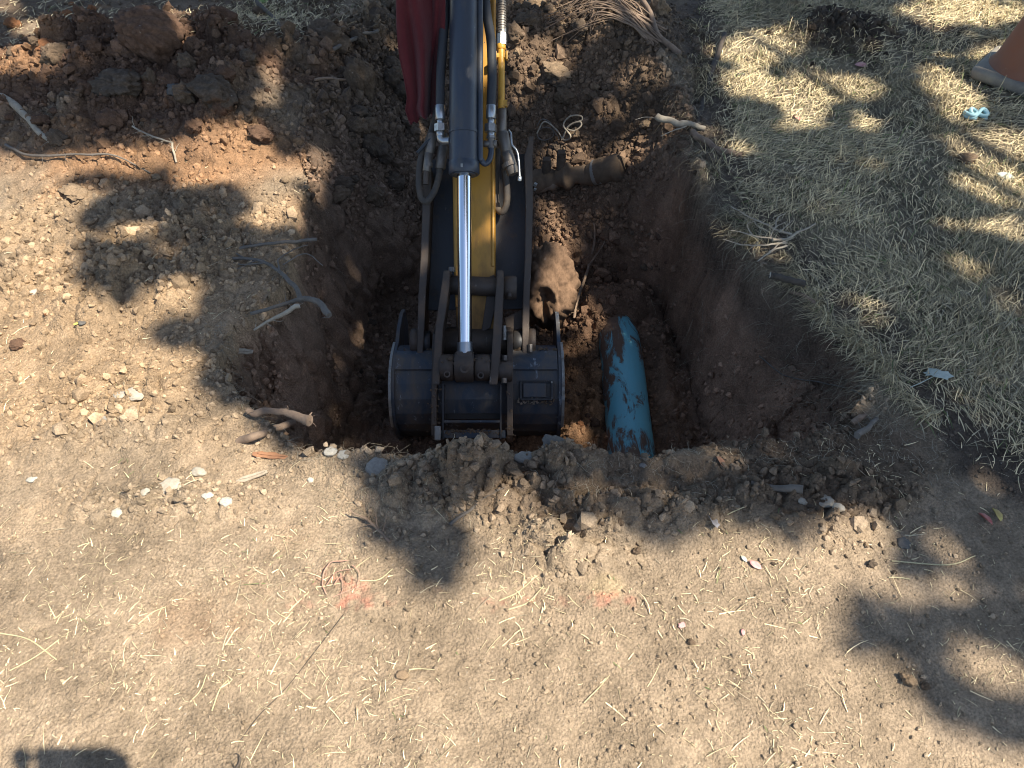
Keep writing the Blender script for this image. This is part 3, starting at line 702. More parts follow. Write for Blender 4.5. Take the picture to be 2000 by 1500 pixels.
hose([A(846,268,-.01), A(832,280,-.01), A(820,294,-.01), A(815,299,-.01)], .0065, m_rub)
hose([A(874,-220,-.06), A(868,60,-.06), A(858,200,-.07)], .013, m_rub)

# ------------------------------------------------------------------ cloth hanging from the arm
nc = NT('maroon_cloth'); cc = nc.mix(nc.noise(9, 4), (.105, .022, .024), (.075, .014, .017)); wv = nc.noise(900, 2, .5)
cc = nc.mix(nc.ramp(nc.noise(22, 5, .7), [(.55, 0.0), (.85, .4)]), cc, (.16, .05, .045))
nc.fin(cc, .92, 0, nc.bump(nc.noise(45, 4, .6), .35, .006, nc.bump(wv, .3, .0015)), .1)
nc.b.inputs['Sheen Weight'].default_value = .15
def cloth():
    NU, NV = 90, 90; V = []
    for j in range(NV+1):
        v = j/NV
        py = -150+v*386
        lpx = np.interp(py, [-150, 0, 60, 110, 150, 190, 215, 236], [772, 774, 777, 780, 786, 792, 789, 797])
        rpx = np.interp(py, [-150, 0, 100, 150, 236], [872, 868, 868, 862, 856])
        nb = np.interp(py, [-150, 0, 236], [.16, .10, -.06])
        for i in range(NU+1):
            u = i/NU; px = lpx+(rpx-lpx)*u
            f = .012*math.sin(2*math.pi*(u*1.3+.30*v+.06*math.sin(v*4)))+.006*math.sin(2*math.pi*(u*2.9-.6*v)+1)*(u > 0)+.002*math.sin(u*17+v*9)
            f += .034*math.exp(-((u-.40-.25*math.sin(v*2.6-1.2)*.5)/.12)**2) - .055*math.exp(-((u-.76-.05*v)/.15)**2)+.028*math.exp(-((u-.93+.3*v)/.05)**2)*(1-v)
            pyy = py-14*math.exp(-((u-.78)/.12)**2)*v*v+6*math.sin(u*9)*v**6+ (4*math.sin(u*23)*v**8)
            edge = .014*(1-(2*u-1)**8)*0
            V.append(A(px+2.5*math.sin(v*9+u*4), pyy, nb+f+edge))
    base = arm.matrix_basis if False else Matrix.Translation(arm.location) @ arm.rotation_euler.to_matrix().to_4x4()
    W = [base @ p for p in V]
    n = NU+1
    Fq = [(j*n+i, j*n+i+1, (j+1)*n+i+1, (j+1)*n+i) for j in range(NV) for i in range(NU)]
    me = bpy.data.meshes.new('cloth'); me.from_pydata([tuple(p) for p in W], [], Fq); o = link_obj('cloth', me, None, nc.m, True)
    md = o.modifiers.new('thickness', 'SOLIDIFY'); md.thickness = .004
    return tag(o, 'maroon cloth hanging in folds down the left side of the hydraulic cylinder', 'cloth')
cloth()

# ------------------------------------------------------------------ blue water pipe
npi = NT('blue_pipe'); vv = npi.vec((1, .35, 1))
mudf = npi.noise(13, 6, .72, vv, .6); sp = npi.n('ShaderNodeSeparateXYZ'); npi.l(npi.tc.outputs['Object'], sp.inputs[0])
ends = npi.math('MULTIPLY', npi.math('POWER', npi.math('ABSOLUTE', npi.math('MULTIPLY', sp.outputs[1], 1.75)), 3.0), .20)
sides = npi.math('MULTIPLY', npi.math('POWER', npi.math('ABSOLUTE', npi.math('MULTIPLY', sp.outputs[0], 9.0)), 4.0), .14)
mf = npi.math('ADD', npi.math('ADD', mudf, ends), sides)
mud = npi.ramp(mf, [(.505, 0.0), (.575, 1.0)]); thin = npi.ramp(npi.noise(20, 5, .7, vv), [(.35, 0.0), (.8, .35)])
pc = npi.mix(thin, (.13, .40, .47), (.22, .30, .28)); pc = npi.mix(mud, pc, npi.mix(npi.noise(60, 4), (.10, .06, .04), (.16, .10, .065)))
pb = npi.bump(npi.math('ADD', npi.math('MULTIPLY', mud, .6), npi.math('MULTIPLY', npi.noise(120, 4), .3)), .7, .006)
npi.fin(pc, npi.mix(mud, (.42,)*3, (.95,)*3), 0, pb)
R_P = .087
pa = on_plane(1213, 640, -.60); pb2 = on_plane(1244, 930, -.60)
mid = (Vector(pa)+Vector(pb2))/2; dv = Vector(pb2)-Vector(pa); Lp = dv.length
b = MB(); rng = np.random.default_rng(3); pts = [Vector((0, -Lp/2-.13+i*(Lp+.39)/30, -.05*max(0, 1-i/9)**2)) for i in range(31)]
rad = [R_P*.80, R_P*.9]+[R_P]*29; b.tube(pts, rad, 48)
pipe = b.build('water_pipe', npi.m); pipe.location = mid-Vector((0, 0, .062)); 
pipe.rotation_euler = dv.normalized().to_track_quat('Y', 'Z').to_euler()
tag(pipe, 'light blue plastic water pipe smeared with mud on the hole floor', 'pipe')
pm = Vector(pipe.location)

# ------------------------------------------------------------------ traffic cone
ncn = NT('faded_orange'); ncn.fin(ncn.mix(ncn.ramp(ncn.noise(7, 6, .7), [(.35, 0.0), (.75, .8)]), (.22, .085, .045), (.19, .105, .07)), .75, 0, ncn.bump(ncn.noise(50, 4), .3, .003))
ncb = NT('weathered_cone_base'); ncb.fin(ncb.mix(ncb.ramp(ncb.noise(9, 6, .7), [(.35, 0.0), (.7, 1.0)]), (.16, .14, .12), (.30, .26, .19)), .8, 0, ncb.bump(ncb.noise(60, 4), .4, .003))
B0 = hit(1884, 158); C0 = hit(1958, 88); ax1 = (C0-B0); ax1.z = 0; sd = .33; ang = math.atan2(ax1.y, ax1.x)
e1 = Vector((math.cos(ang), math.sin(ang), 0)); e2 = Vector((math.sin(ang), -math.cos(ang), 0))
cc0 = B0+e1*sd/2+e2*sd/2; cone = thing('traffic_cone', 'faded orange traffic cone with weathered square base standing on the dry grass', 'traffic cone', (cc0.x, cc0.y, B0.z+.01), (math.radians(2), 0, ang))
def rounded_square(s, r, z, n=6):
    return [(sx*(s-r)+r*math.cos(a0+t*math.pi/2/n), sy*(s-r)+r*math.sin(a0+t*math.pi/2/n), z) for sx, sy, a0 in ((1, 1, 0), (-1, 1, math.pi/2), (-1, -1, math.pi), (1, -1, 1.5*math.pi)) for t in range(n+1)]
b = MB(); rings = [rounded_square(s_, .035, z_) for s_, z_ in ((.150, .0), (.160, .0), (.163, .012), (.165, .03), (.160, .040), (.148, .044), (.10, .046))]
n_ = len(rings[0]); Vv = [p for r_ in rings for p in r_]; b.add(Vv, [(i*n_+k, i*n_+(k+1) % n_, (i+1)*n_+(k+1) % n_, (i+1)*n_+k) for i in range(len(rings)-1) for k in range(n_)]+[tuple((len(rings)-1)*n_+k for k in range(n_))])
b.build('cone_base', ncb.m, cone)
b = MB(); b.tube([(0, 0, .04), (0, 0, .047), (0, 0, .06), (0, 0, .085), (0, 0, .3), (0, 0, .65), (0, 0, .70), (0, 0, .705)], [.142, .140, .130, .122, .085, .032, .026, .018], 48)
b.build('cone_body', ncn.m, cone)

# ------------------------------------------------------------------ clods and stones
def rock_mesh(name, seed, sub=3, facets=9, rough=.10, flat=1.0):
    r = np.random.default_rng(seed); bm = bmesh.new(); bmesh.ops.create_icosphere(bm, subdivisions=sub, radius=1.0)
    P = np.array([v.co[:] for v in bm.verts])
    Nn = r.normal(size=(facets, 3)); Nn /= np.linalg.norm(Nn, axis=1)[:, None]; dd = r.uniform(.62, .9, facets)
    k = P @ Nn.T; s_ = np.where(k > 1e-3, dd[None, :]/np.maximum(k, 1e-3), 9).min(1); s_ = np.minimum(s_, 1.0)
    P = P*(.3+.7*s_)[:, None] if False else P*s_[:, None]
    q = P*1.0
    nz = fbm(q[:, 0]+q[:, 2]*.7+9*seed, q[:, 1]-q[:, 2]*.6, .55, 4, seed)
    f1, f2, rid = worley(q[:, 0]*1.1+q[:, 2]*.8, q[:, 1]+q[:, 2]*.5+seed, .34, seed)
    P = P*(1+rough*1.5*nz+rough*.7*(sstep(0, .35, f2-f1)-.6))[:, None]
    P[:, 2] *= flat
    for v, p in zip(bm.verts, P): v.co = p
    me = bpy.data.meshes.new(name); bm.to_mesh(me); bm.free(); me.polygons.foreach_set('use_smooth', [True]*len(me.polygons)); return me
ROCK_MATS = {}
def clod_mat(key, c, sc=1.0):
    if key not in ROCK_MATS: ROCK_MATS[key] = soil_material('clod_'+key, 'base', base=c, scale=.055, bd=.16)
    return ROCK_MATS[key]
cm = {'red': clod_mat('red', (.135, .080, .052)), 'brown': clod_mat('brown', (.150, .105, .070)), 'grey': clod_mat('grey', (.112, .083, .060)), 'tan': clod_mat('tan', (.27, .19, .12)),
      'orange': clod_mat('orange', (.27, .125, .06)), 'dark': clod_mat('dark', (.07, .052, .038))}
def stone_mat(name, a, b_):
    q = NT(name); q.fin(q.mix(q.ramp(q.noise(2.5, 6, .7), [(.35, 0.0), (.7, 1.0)]), a, b_), .85, 0, q.bump(q.noise(5, 4), .4, .0006)); return q.m
cm['pale'] = stone_mat('pale_stone', (.40, .36, .29), (.28, .23, .17)); cm['white'] = stone_mat('white_stone', (.46, .43, .37), (.30, .26, .20))
cm['bluegrey'] = stone_mat('bluegrey_stone', (.27, .25, .22), (.17, .15, .125)); cm['slate'] = stone_mat('slate_stone', (.075, .07, .065), (.14, .125, .105))
VAR = [rock_mesh('clod', 10+i, 4, 6+i % 4, .36, 1.0) for i in range(8)]
PEB = [rock_mesh('stone', 60+i, 3, 5+i, .20) for i in range(6)]
_cache = {}
def with_mat(me, mk):
    k = (me.name, mk)
    if k not in _cache: m2 = me.copy(); m2.materials.clear(); m2.materials.append(cm[mk]); _cache[k] = m2
    return _cache[k]
def place_rock(px, py, rx, ry, mk, label, cat='clod of soil', name='soil_clod', group=None, pebble=False, sink=.25, seed=None, me=None):
    p = put(px, py); _, _, d = to_px(p.x, p.y, p.z); r_ = random.Random(int(px*7+py*13) if seed is None else seed)
    a = rx/F*d; c_ = max(ry/F*d, a*.35)
    me = me or (r_.choice(PEB) if pebble else r_.choice(VAR))
    o = bpy.data.objects.new(name, with_mat(me, mk)); COL.objects.link(o)
    o.scale = (a*1.12, a*r_.uniform(.85, 1.05), c_*(.62 if pebble else 1.05)); o.location = (p.x, p.y, p.z+o.scale[2]*(.62-sink)*.8)
    o.rotation_euler = (r_.uniform(-.25, .25), r_.uniform(-.25, .25), r_.uniform(-.5, .5))
    return tag(o, label, cat, group)
BIG = rock_mesh('big_clod', 5, 5, 14, .15)
place_rock(302, 124, 58, 50, 'red', 'largest clod, a round reddish brown lump on top of the spoil heap', me=BIG, sink=.12)
place_rock(436, 62, 30, 27, 'red', 'brown clod on the straw just right of the largest round clod')
place_rock(232, 130, 17, 19, 'red', 'angular pinkish clod below the left side of the largest clod')
place_rock(243, 192, 46, 26, 'grey', 'wide grey brown slab of soil in the shaded middle of the spoil heap')
place_rock(430, 214, 44, 30, 'grey', 'broad grey clod on the right shoulder of the spoil heap')
place_rock(485, 222, 24, 20, 'brown', 'brown clod touching the broad grey clod on the heap shoulder')
place_rock(650, 100, 42, 28, 'brown', 'flat topped slab of soil behind the grey root left of the red cloth')
place_rock(745, 72, 28, 27, 'grey', 'rounded grey clod close to the left edge of the red cloth')
place_rock(708, 192, 26, 42, 'brown', 'long upright clod left of the cloth, with sun on its right side')
place_rock(734, 312, 17, 36, 'grey', 'narrow elongated grey clod standing in the shaded slope left of the hose loop')
place_rock(702, 238, 22, 13, 'grey', 'dark grey clod at the foot of the long upright clod')
place_rock(352, 196, 17, 14, 'slate', 'small slate grey lump between two broad clods on the spoil heap')
place_rock(308, 186, 10, 16, 'brown', 'thin upright brown clod beside the wide grey slab on the heap')
place_rock(100, 110, 20, 10, 'orange', 'flat sunlit orange clod at the left end of the spoil heap')
place_rock(1034, 60, 26, 15, 'brown', 'brown clod right of the spring guarded hose')
place_rock(1088, 150, 30, 14, 'tan', 'sunlit pale clod on the slope beyond the tap handle')
place_rock(160, 388, 26, 12, 'tan', 'long pale clod on the sunlit bank, dark shadow at its end')
place_rock(1033, 937, 13, 9, 'orange', 'reddish brown clod on the front rim below the bucket')
place_rock(1000, 932, 15, 11, 'tan', 'pale sunlit clod on the front rim left of the reddish one')
place_rock(1770, 1330, 15, 12, 'tan', 'round sunlit clod alone on the bare soil at lower right')
place_rock(1806, 1342, 10, 7, 'brown', 'small brown clod just right of the lone round clod')
place_rock(1885, 316, 17, 11, 'brown', 'brown clod lying in the dry grass below the blue cord')
place_rock(40, 680, 14, 9, 'red', 'dark rusty clod on the sunlit soil near the left edge')
place_rock(1350, 1255, 0.1+7, 6, 'brown', 'tiny brown lump on bare soil right of the marking paint')
ST = dict(cat='stone', name='stone', pebble=True)
place_rock(200, 829, 15, 11, 'bluegrey', 'smooth grey stone with a shadowed left side on the sunlit soil', **ST)
place_rock(276, 788, 18, 11, 'pale', 'flat oval speckled stone up and right of the smooth grey one', **ST)
place_rock(243, 789, 12, 8, 'pale', 'smaller flat stone touching the left of the oval speckled stone', **ST)
place_rock(741, 922, 22, 16, 'bluegrey', 'large grey rock half in shadow on the front rim', **ST)
place_rock(648, 890, 12, 10, 'white', 'left one of two white stones at the front lip of the hole', **ST)
place_rock(672, 894, 11, 8, 'white', 'right one of two white stones at the front lip of the hole', **ST)
place_rock(608, 940, 6, 6, 'white', 'small white pebble below the two white stones', **ST)
place_rock(1026, 903, 20, 13, 'bluegrey', 'pale blue grey rock on the lip between bucket and pipe', **ST)
place_rock(1080, 890, 24, 13, 'slate', 'dark slate rock on the lip right of the pale blue grey rock', **ST)
place_rock(1764, 1063, 13, 10, 'slate', 'flat rounded grey stone in the crumbs at right', **ST)
place_rock(1605, 991, 17, 10, 'pale', 'flat beige stone at the top of the sunlit crumbs at right', **ST)
place_rock(1627, 1014, 11, 13, 'pale', 'pointed beige stone below the flat beige one', **ST)
place_rock(1563, 992, 10, 9, 'pale', 'squarish beige stone at the end of the grey root', **ST)
place_rock(336, 956, 22, 12, 'pale', 'long beige stone embedded in the soil at left', **ST)
place_rock(391, 925, 14, 12, 'pale', 'blocky beige stone above the long embedded one', **ST)
place_rock(447, 989, 11, 7, 'white', 'white stone on bare soil, right one of a pair', **ST)
place_rock(413, 984, 10, 7, 'white', 'creamy white stone on bare soil, left one of a pair', **ST)
place_rock(233, 1007, 10, 6, 'white', 'white chip beside the crack in the soil at left', **ST)
place_rock(293, 978, 9, 8, 'pale', 'round beige pebble above the white chip', **ST)
place_rock(65, 940, 10, 8, 'white', 'white stone chip near the left edge', **ST)
place_rock(68, 577, 10, 7, 'white', 'white pebble on the sunlit bank near the left edge', **ST)
place_rock(1443, 151, 10, 8, 'slate', 'grey stone in the grass near the top of the right rim', **ST)
place_rock(1255, 914, 7, 6, 'bluegrey', 'small bluish pebble in front of the pipe end', **ST)
place_rock(787, 1322, 12, 9, 'tan', 'brown seed husk casting a shadow on the bare soil', 'seed husk', 'seed_husk', pebble=True)
place_rock(170, 648, 7, 5, 'slate', 'dark pebble beside the tiny yellow petal', **ST)
def scatter(n, box, r0, r1, mks, label, group, seed, name='soil_clod', test=None):
    r_ = random.Random(seed); k = 0
    while k < n:
        px, py = r_.uniform(box[0], box[2]), r_.uniform(box[1], box[3])
        if test and not test(px, py): continue
        rr = r0+(r1-r0)*r_.random()**2.2
        place_rock(px, py, rr, rr*r_.uniform(.7, 1), r_.choice(mks), label, group=group, name=name, seed=seed*1000+k, sink=.1); k += 1
scatter(70, (15, 75, 560, 285), 4.5, 23, ['red', 'red', 'brown', 'red'], 'small reddish brown clod loose on the spoil heap', 'loose clods on the spoil heap', 1)
scatter(18, (10, 8, 560, 75), 4.5, 13, ['brown', 'grey', 'orange'], 'small brown clod scattered behind the spoil heap', 'clods behind the spoil heap', 2)
scatter(40, (600, 40, 800, 420), 5, 24, ['grey', 'brown', 'brown'], 'small grey brown clod on the slope left of the arm', 'clods on the slope left of the arm', 3, test=lambda x, y: x > 560+.25*y)
scatter(36, (1000, 10, 1300, 300), 5, 22, ['grey', 'brown', 'tan'], 'small clod on the far slope right of the arm', 'clods on the far slope right of the arm', 4, test=lambda x, y: x < 1330-.25*y)
scatter(12, (1100, 720, 1195, 885), 5, 14, ['red', 'orange'], 'small rusty red clod on the hole floor between bucket and pipe', 'red clods between bucket and pipe', 5)
scatter(14, (1200, 430, 1310, 600), 4, 11, ['brown', 'red'], 'small brown clod on the shaded slope above the blue pipe', 'clods above the blue pipe', 6)
scatter(12, (665, 560, 750, 860), 4.5, 11, ['brown', 'dark'], 'small dark clod on the hole floor left of the bucket', 'dark clods left of the bucket', 7)
scatter(26, (880, 905, 1330, 1110), 4, 10, ['grey', 'brown', 'tan'], 'small soil clod crumbled over the front rim', 'clods on the front rim', 8, test=lambda x, y: y < 1000+(x-880)*.25)
scatter(18, (1480, 900, 1760, 1130), 4, 9, ['grey', 'tan'], 'small soil clod on the rim below the grass', 'clods below the grass', 9, test=lambda x, y: y > 960-(x-1480)*.05)
scatter(16, (10, 330, 560, 900), 4, 10, ['tan', 'tan', 'orange'], 'small tan clod on the sunlit bank left of the hole', 'clods on the left bank', 10, test=lambda x, y: x < 560-max(0, 150-abs(y-700)))
scatter(12, (1450, 5, 1740, 130), 4, 10, ['dark', 'brown'], 'small dark clod in the dug patch within the grass', 'clods in the dug patch in the grass', 11)

# ------------------------------------------------------------------ crumbs: past counting
def gn_scatter(name, P, scl, rot, col, sources, kind='stuff'):
    me = bpy.data.meshes.new(name); n = len(P); me.vertices.add(n); me.vertices.foreach_set('co', np.asarray(P, np.float32).ravel())
    a = me.attributes.new('scl', 'FLOAT', 'POINT'); a.data.foreach_set('value', np.asarray(scl, np.float32))
    a = me.attributes.new('rot', 'FLOAT_VECTOR', 'POINT'); a.data.foreach_set('vector', np.asarray(rot, np.float32).ravel())
    a = me.attributes.new('tint', 'FLOAT_COLOR', 'POINT'); c = np.ones((n, 4), np.float32); c[:, :3] = col; a.data.foreach_set('color', c.ravel())
    a = me.attributes.new('pick', 'INT', 'POINT'); a.data.foreach_set('value', RNG.integers(0, len(sources), n).astype(np.int32))
    o = link_obj(name, me)
    sc = bpy.data.collections.new(name+'_shapes')
    for m_ in sources: sc.objects.link(bpy.data.objects.new('crumb_shape', m_))
    ng = bpy.data.node_groups.new(name, 'GeometryNodeTree')
    ng.interface.new_socket('Geometry', in_out='INPUT', socket_type='NodeSocketGeometry'); ng.interface.new_socket('Geometry', in_out='OUTPUT', socket_type='NodeSocketGeometry')
    i = ng.nodes.new('NodeGroupInput'); q = ng.nodes.new('NodeGroupOutput'); m2p = ng.nodes.new('GeometryNodeMeshToPoints'); ip = ng.nodes.new('GeometryNodeInstanceOnPoints')
    ci = ng.nodes.new('GeometryNodeCollectionInfo'); ci.inputs['Collection'].default_value = sc; ci.inputs['Separate Children'].default_value = True; ci.inputs['Reset Children'].default_value = True
    def na(nm, dt):
        x = ng.nodes.new('GeometryNodeInputNamedAttribute'); x.data_type = dt; x.inputs['Name'].default_value = nm; return x.outputs['Attribute']
    l = ng.links.new
    l(i.outputs[0], m2p.inputs['Mesh']); l(m2p.outputs[0], ip.inputs['Points']); l(ci.outputs[0], ip.inputs['Instance']); ip.inputs['Pick Instance'].default_value = True
    l(na('pick', 'INT'), ip.inputs['Instance Index']); l(na('rot', 'FLOAT_VECTOR'), ip.inputs['Rotation']); l(na('scl', 'FLOAT'), ip.inputs['Scale'])
    l(ip.outputs[0], q.inputs[0])
    md = o.modifiers.new('scatter', 'NODES'); md.node_group = ng
    return tag(o, kind=kind)
m_crumb = soil_material('crumb_soil', 'attr', instancer=True, scale=.03, bd=.05)
CR = []
for i in range(5):
    m_ = rock_mesh('crumb', 200+i, 1, 5, .30, (.6, .75, .9, .7, .5)[i]); m_.polygons.foreach_set('use_smooth', [False]*len(m_.polygons)); m_.materials.append(m_crumb); CR.append(m_)
NC = 520000
cx = RNG.uniform(-2.9, 2.9, NC); cy = RNG.uniform(.35, 4.6, NC)
ppx, ppy, dd_ = to_px(cx, cy, h_base(cx, cy))
vis = (ppx > -120) & (ppx < 2120) & (ppy > -120) & (ppy < 1620)
cx, cy, dd_ = cx[vis], cy[vis], dd_[vis]
tt, dr_, ir_ = hole(cx, cy); Rr = rough_at(cx, cy); Rr = np.maximum(Rr, .8*np.exp(-dr_/.08)); Rr = np.maximum(Rr, .55*sstep(.05, .2, tt))
rwm = sstep(.3, .6, cx)*sstep(1.3, 1.6, cy)*(1-sstep(2.3, 2.7, cy))*sstep(.02, .1, tt)*(1-sstep(.8, 1, tt)); Rr = Rr*(1-.8*rwm)
dens = np.clip(Rr*1.25, .42, 1)*(.35+.65*sstep(-.25, .3, fbm(cx, cy, .12, 3, 400)))*(1.9/dd_)**.5
k_ = RNG.random(len(cx)) < dens*.62; cx, cy, tt, dr_, ir_, Rr, dd_ = [q[k_] for q in (cx, cy, tt, dr_, ir_, Rr, dd_)]
wx_ = RNG.uniform(-1.6, 1.6, 160000); wy_ = RNG.uniform(1.1, 3.9, 160000); wt_, wd_, wi_ = hole(wx_, wy_)
ww = wi_ & (wt_ > .02) & (wt_ < .97) & (RNG.random(160000) < np.where(wx_ > .45, .26, .5)*np.where(wy_ > 2.6, 1.3, 1))
_, _, wdd = to_px(wx_[ww], wy_[ww], -.4)
cx = np.concatenate([cx, wx_[ww]]); cy = np.concatenate([cy, wy_[ww]]); tt = np.concatenate([tt, wt_[ww]]); dr_ = np.concatenate([dr_, wd_[ww]]); ir_ = np.concatenate([ir_, wi_[ww]]); Rr = np.concatenate([Rr, np.full(ww.sum(), .9)]); dd_ = np.concatenate([dd_, wdd])
cz = h_full(cx, cy); siz = (.0014+.0085*RNG.random(len(cx))**4.2)*(.65+1.0*np.clip(Rr, 0, 1))*(dd_/1.9)**.35
big = RNG.random(len(cx)) < .03*Rr; siz = np.where(big, siz*2.1, siz)
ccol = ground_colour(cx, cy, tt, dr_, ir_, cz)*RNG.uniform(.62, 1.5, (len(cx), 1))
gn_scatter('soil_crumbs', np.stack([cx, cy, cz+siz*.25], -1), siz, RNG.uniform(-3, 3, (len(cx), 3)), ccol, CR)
print('crumbs', len(cx))

# ------------------------------------------------------------------ grass, straw, root fibres
def ribbons(P, L_, W_, az, rise, curl, col, rng, segs=3, lift=0.0):
    n = len(P); V = []; 
    d = np.stack([np.cos(az), np.sin(az)], -1); s_ = np.stack([-np.sin(az), np.cos(az)], -1)
    for k in range(segs+1):
        t = k/segs; w_ = W_*(1-.75*t**2)*.5
        off = L_*t; side_ = curl*L_*(t*t-.5*t)
        x = P[:, 0]+d[:, 0]*off+s_[:, 0]*side_; y = P[:, 1]+d[:, 1]*off+s_[:, 1]*side_
        z = P[:, 2]+lift+rise*L_*(np.sin(t*2.2)*.9 if segs > 1 else t)
        tw = .5*w_
        V.append(np.stack([x+s_[:, 0]*w_, y+s_[:, 1]*w_, z+tw], -1)); V.append(np.stack([x-s_[:, 0]*w_, y-s_[:, 1]*w_, z-tw], -1))
    V = np.stack(V, 1).reshape(-1, 3); m = 2*(segs+1); b0 = (np.arange(n)*m)[:, None]
    Fq = np.concatenate([b0+np.array([[2*k, 2*k+1, 2*k+3, 2*k+2]]) for k in range(segs)])
    return V, Fq, np.repeat(col, m, 0)
ngr = NT('dry_grass'); a_ = ngr.n('ShaderNodeAttribute'); a_.attribute_name = 'tint'; ngr.fin(a_.outputs['Color'], .75, 0, None, .2)
def straw_col(n, rng, green=.08, grey=.3):
    c = np.array([.74, .60, .36])*(.38+.8*rng.random((n, 1)))
    g_ = rng.random(n); c = np.where((g_ < grey)[:, None], np.array([.45, .38, .26])*rng.uniform(.6, 1.1, (n, 1)), c)
    return np.where((g_ > 1-green)[:, None], np.array([.17, .20, .08])*rng.uniform(.6, 1.3, (n, 1)), c)
def sample_poly(n, P, box, rng):
    x = rng.uniform(box[0], box[1], n); y = rng.uniform(box[2], box[3], n); _, i = poly_dist(x+.05*fbm(x, y, .15, 3, 500), y+.05*fbm(x, y, .15, 3, 501), P); return x, y, i
NB_ = 420000
gx, gy, gi = sample_poly(NB_, GRASS, (.5, 3.1, .9, 4.9), RNG)
x2 = RNG.uniform(-1.6, -.6, 26000); y2 = RNG.uniform(3.2, 4.8, 26000); w2 = gauss(x2, y2, wblob(540, 55, 90, 60))*.8 > RNG.random(26000)
x3 = RNG.uniform(-3, -1.0, 9000); y3 = RNG.uniform(3.0, 4.8, 9000); w3 = gauss(x3, y3, wblob(60, 60, 150, 70))*.6 > RNG.random(9000)
gd_, _ = poly_dist(gx, gy, GRASS)
bare = np.maximum(gauss(gx, gy, wblob(1640, 75, 115, 50)), .8*gauss(gx, gy, wblob(1830, 65, 70, 16)))
den = (.30+.70*sstep(-.25, .12, fbm(gx, gy, .2, 3, 502)))*sstep(-.03, .16, gd_)*(1-.93*np.clip(bare*1.3, 0, 1))*(.35+.65*sstep(1.15, 1.75, gy+.25*(gx-1.2)))
_, _, gdd = to_px(gx, gy, 0.0)
fq = np.array([(1362,60),(1372,140),(1382,230),(1390,310),(1415,385),(1465,455),(1535,512),(1612,592),(1690,656),(1762,742),(1830,815)], float); fk = RNG.integers(0, len(fq)-1, 5200); ft = RNG.random((5200, 1))
fp = fq[fk]*(1-ft)+fq[fk+1]*ft+RNG.normal(size=(5200, 2))*np.array([14, 8]); fw = on_plane(fp[:, 0], fp[:, 1]); fm = fbm(fw[:, 0], fw[:, 1], .09, 2, 507) > -.06; fw = fw[fm]
kk = gi & (RNG.random(NB_) < den*.62); nf = len(fw); gx = np.concatenate([fw[:, 0], gx[kk], x2[w2], x3[w3]]); gy = np.concatenate([fw[:, 1], gy[kk], y2[w2], y3[w3]])
n = len(gx); P = np.stack([gx, gy, np.where(np.arange(n) < nf, np.maximum(h_full(gx, gy), -.03), h_full(gx, gy))], -1)
az = RNG.uniform(0, 2*math.pi, n)*.75+2.5*fbm(gx, gy, .35, 2, 503)
gl_ = RNG.uniform(.018, .062, n); az[:nf] = RNG.normal(math.pi+.3, .8, nf); gl_[:nf] = RNG.uniform(.03, .095, nf); up = np.abs(RNG.normal(0, .13, n))+.04; up = np.where(RNG.random(n) < .03, RNG.uniform(.6, 1.6, n), up)
V, Fq, Cc = ribbons(P, gl_, RNG.uniform(.0014, .0031, n), az, up, RNG.normal(0, .22, n), straw_col(n, RNG, .05, .16)*(1+.3*fbm(gx, gy, .4, 2, 504))[:, None], RNG, lift=RNG.uniform(0, .010, n))
np_mesh('dry_grass', V, Fq, ngr.m, col=Cc); tag(bpy.data.objects['dry_grass'], kind='stuff'); print('grass', n)
# straw bits trodden into the bare soil
n0 = 52000; sx = RNG.uniform(-1.8, 1.9, n0); sy = RNG.uniform(.38, 3.4, n0)
tt, dr_, ir_ = hole(sx, sy); px_, py_, dd_ = to_px(sx, sy, 0)
wt = sstep(950, 1150, py_)*.9+.30*sstep(300, 700, py_)*(px_ < 620)+.8*gauss(sx, sy, wblob(120, 1250, 160, 90))+.7*gauss(sx, sy, wblob(1230, 1240, 260, 60))+.5*(px_ > 1500)*(py_ > 850)
kk = (~ir_) & (RNG.random(n0) < wt*(.15+1.0*sstep(-.1, .35, fbm(sx, sy, .16, 3, 600)))*.75); sx, sy = sx[kk], sy[kk]; n = len(sx)
P = np.stack([sx, sy, h_full(sx, sy)+.0025], -1); ln = .005+.024*RNG.random(n)**2.0+.035*(RNG.random(n) < .04)
V, Fq, Cc = ribbons(P, ln, RNG.uniform(.0009, .0024, n), RNG.uniform(0, 6.28, n), RNG.uniform(.0, .16, n), RNG.normal(0, .2, n), straw_col(n, RNG, .02, .15)*1.1, RNG)
np_mesh('straw_bits', V, Fq, ngr.m, col=Cc); tag(bpy.data.objects['straw_bits'], kind='stuff'); print('straw', n)
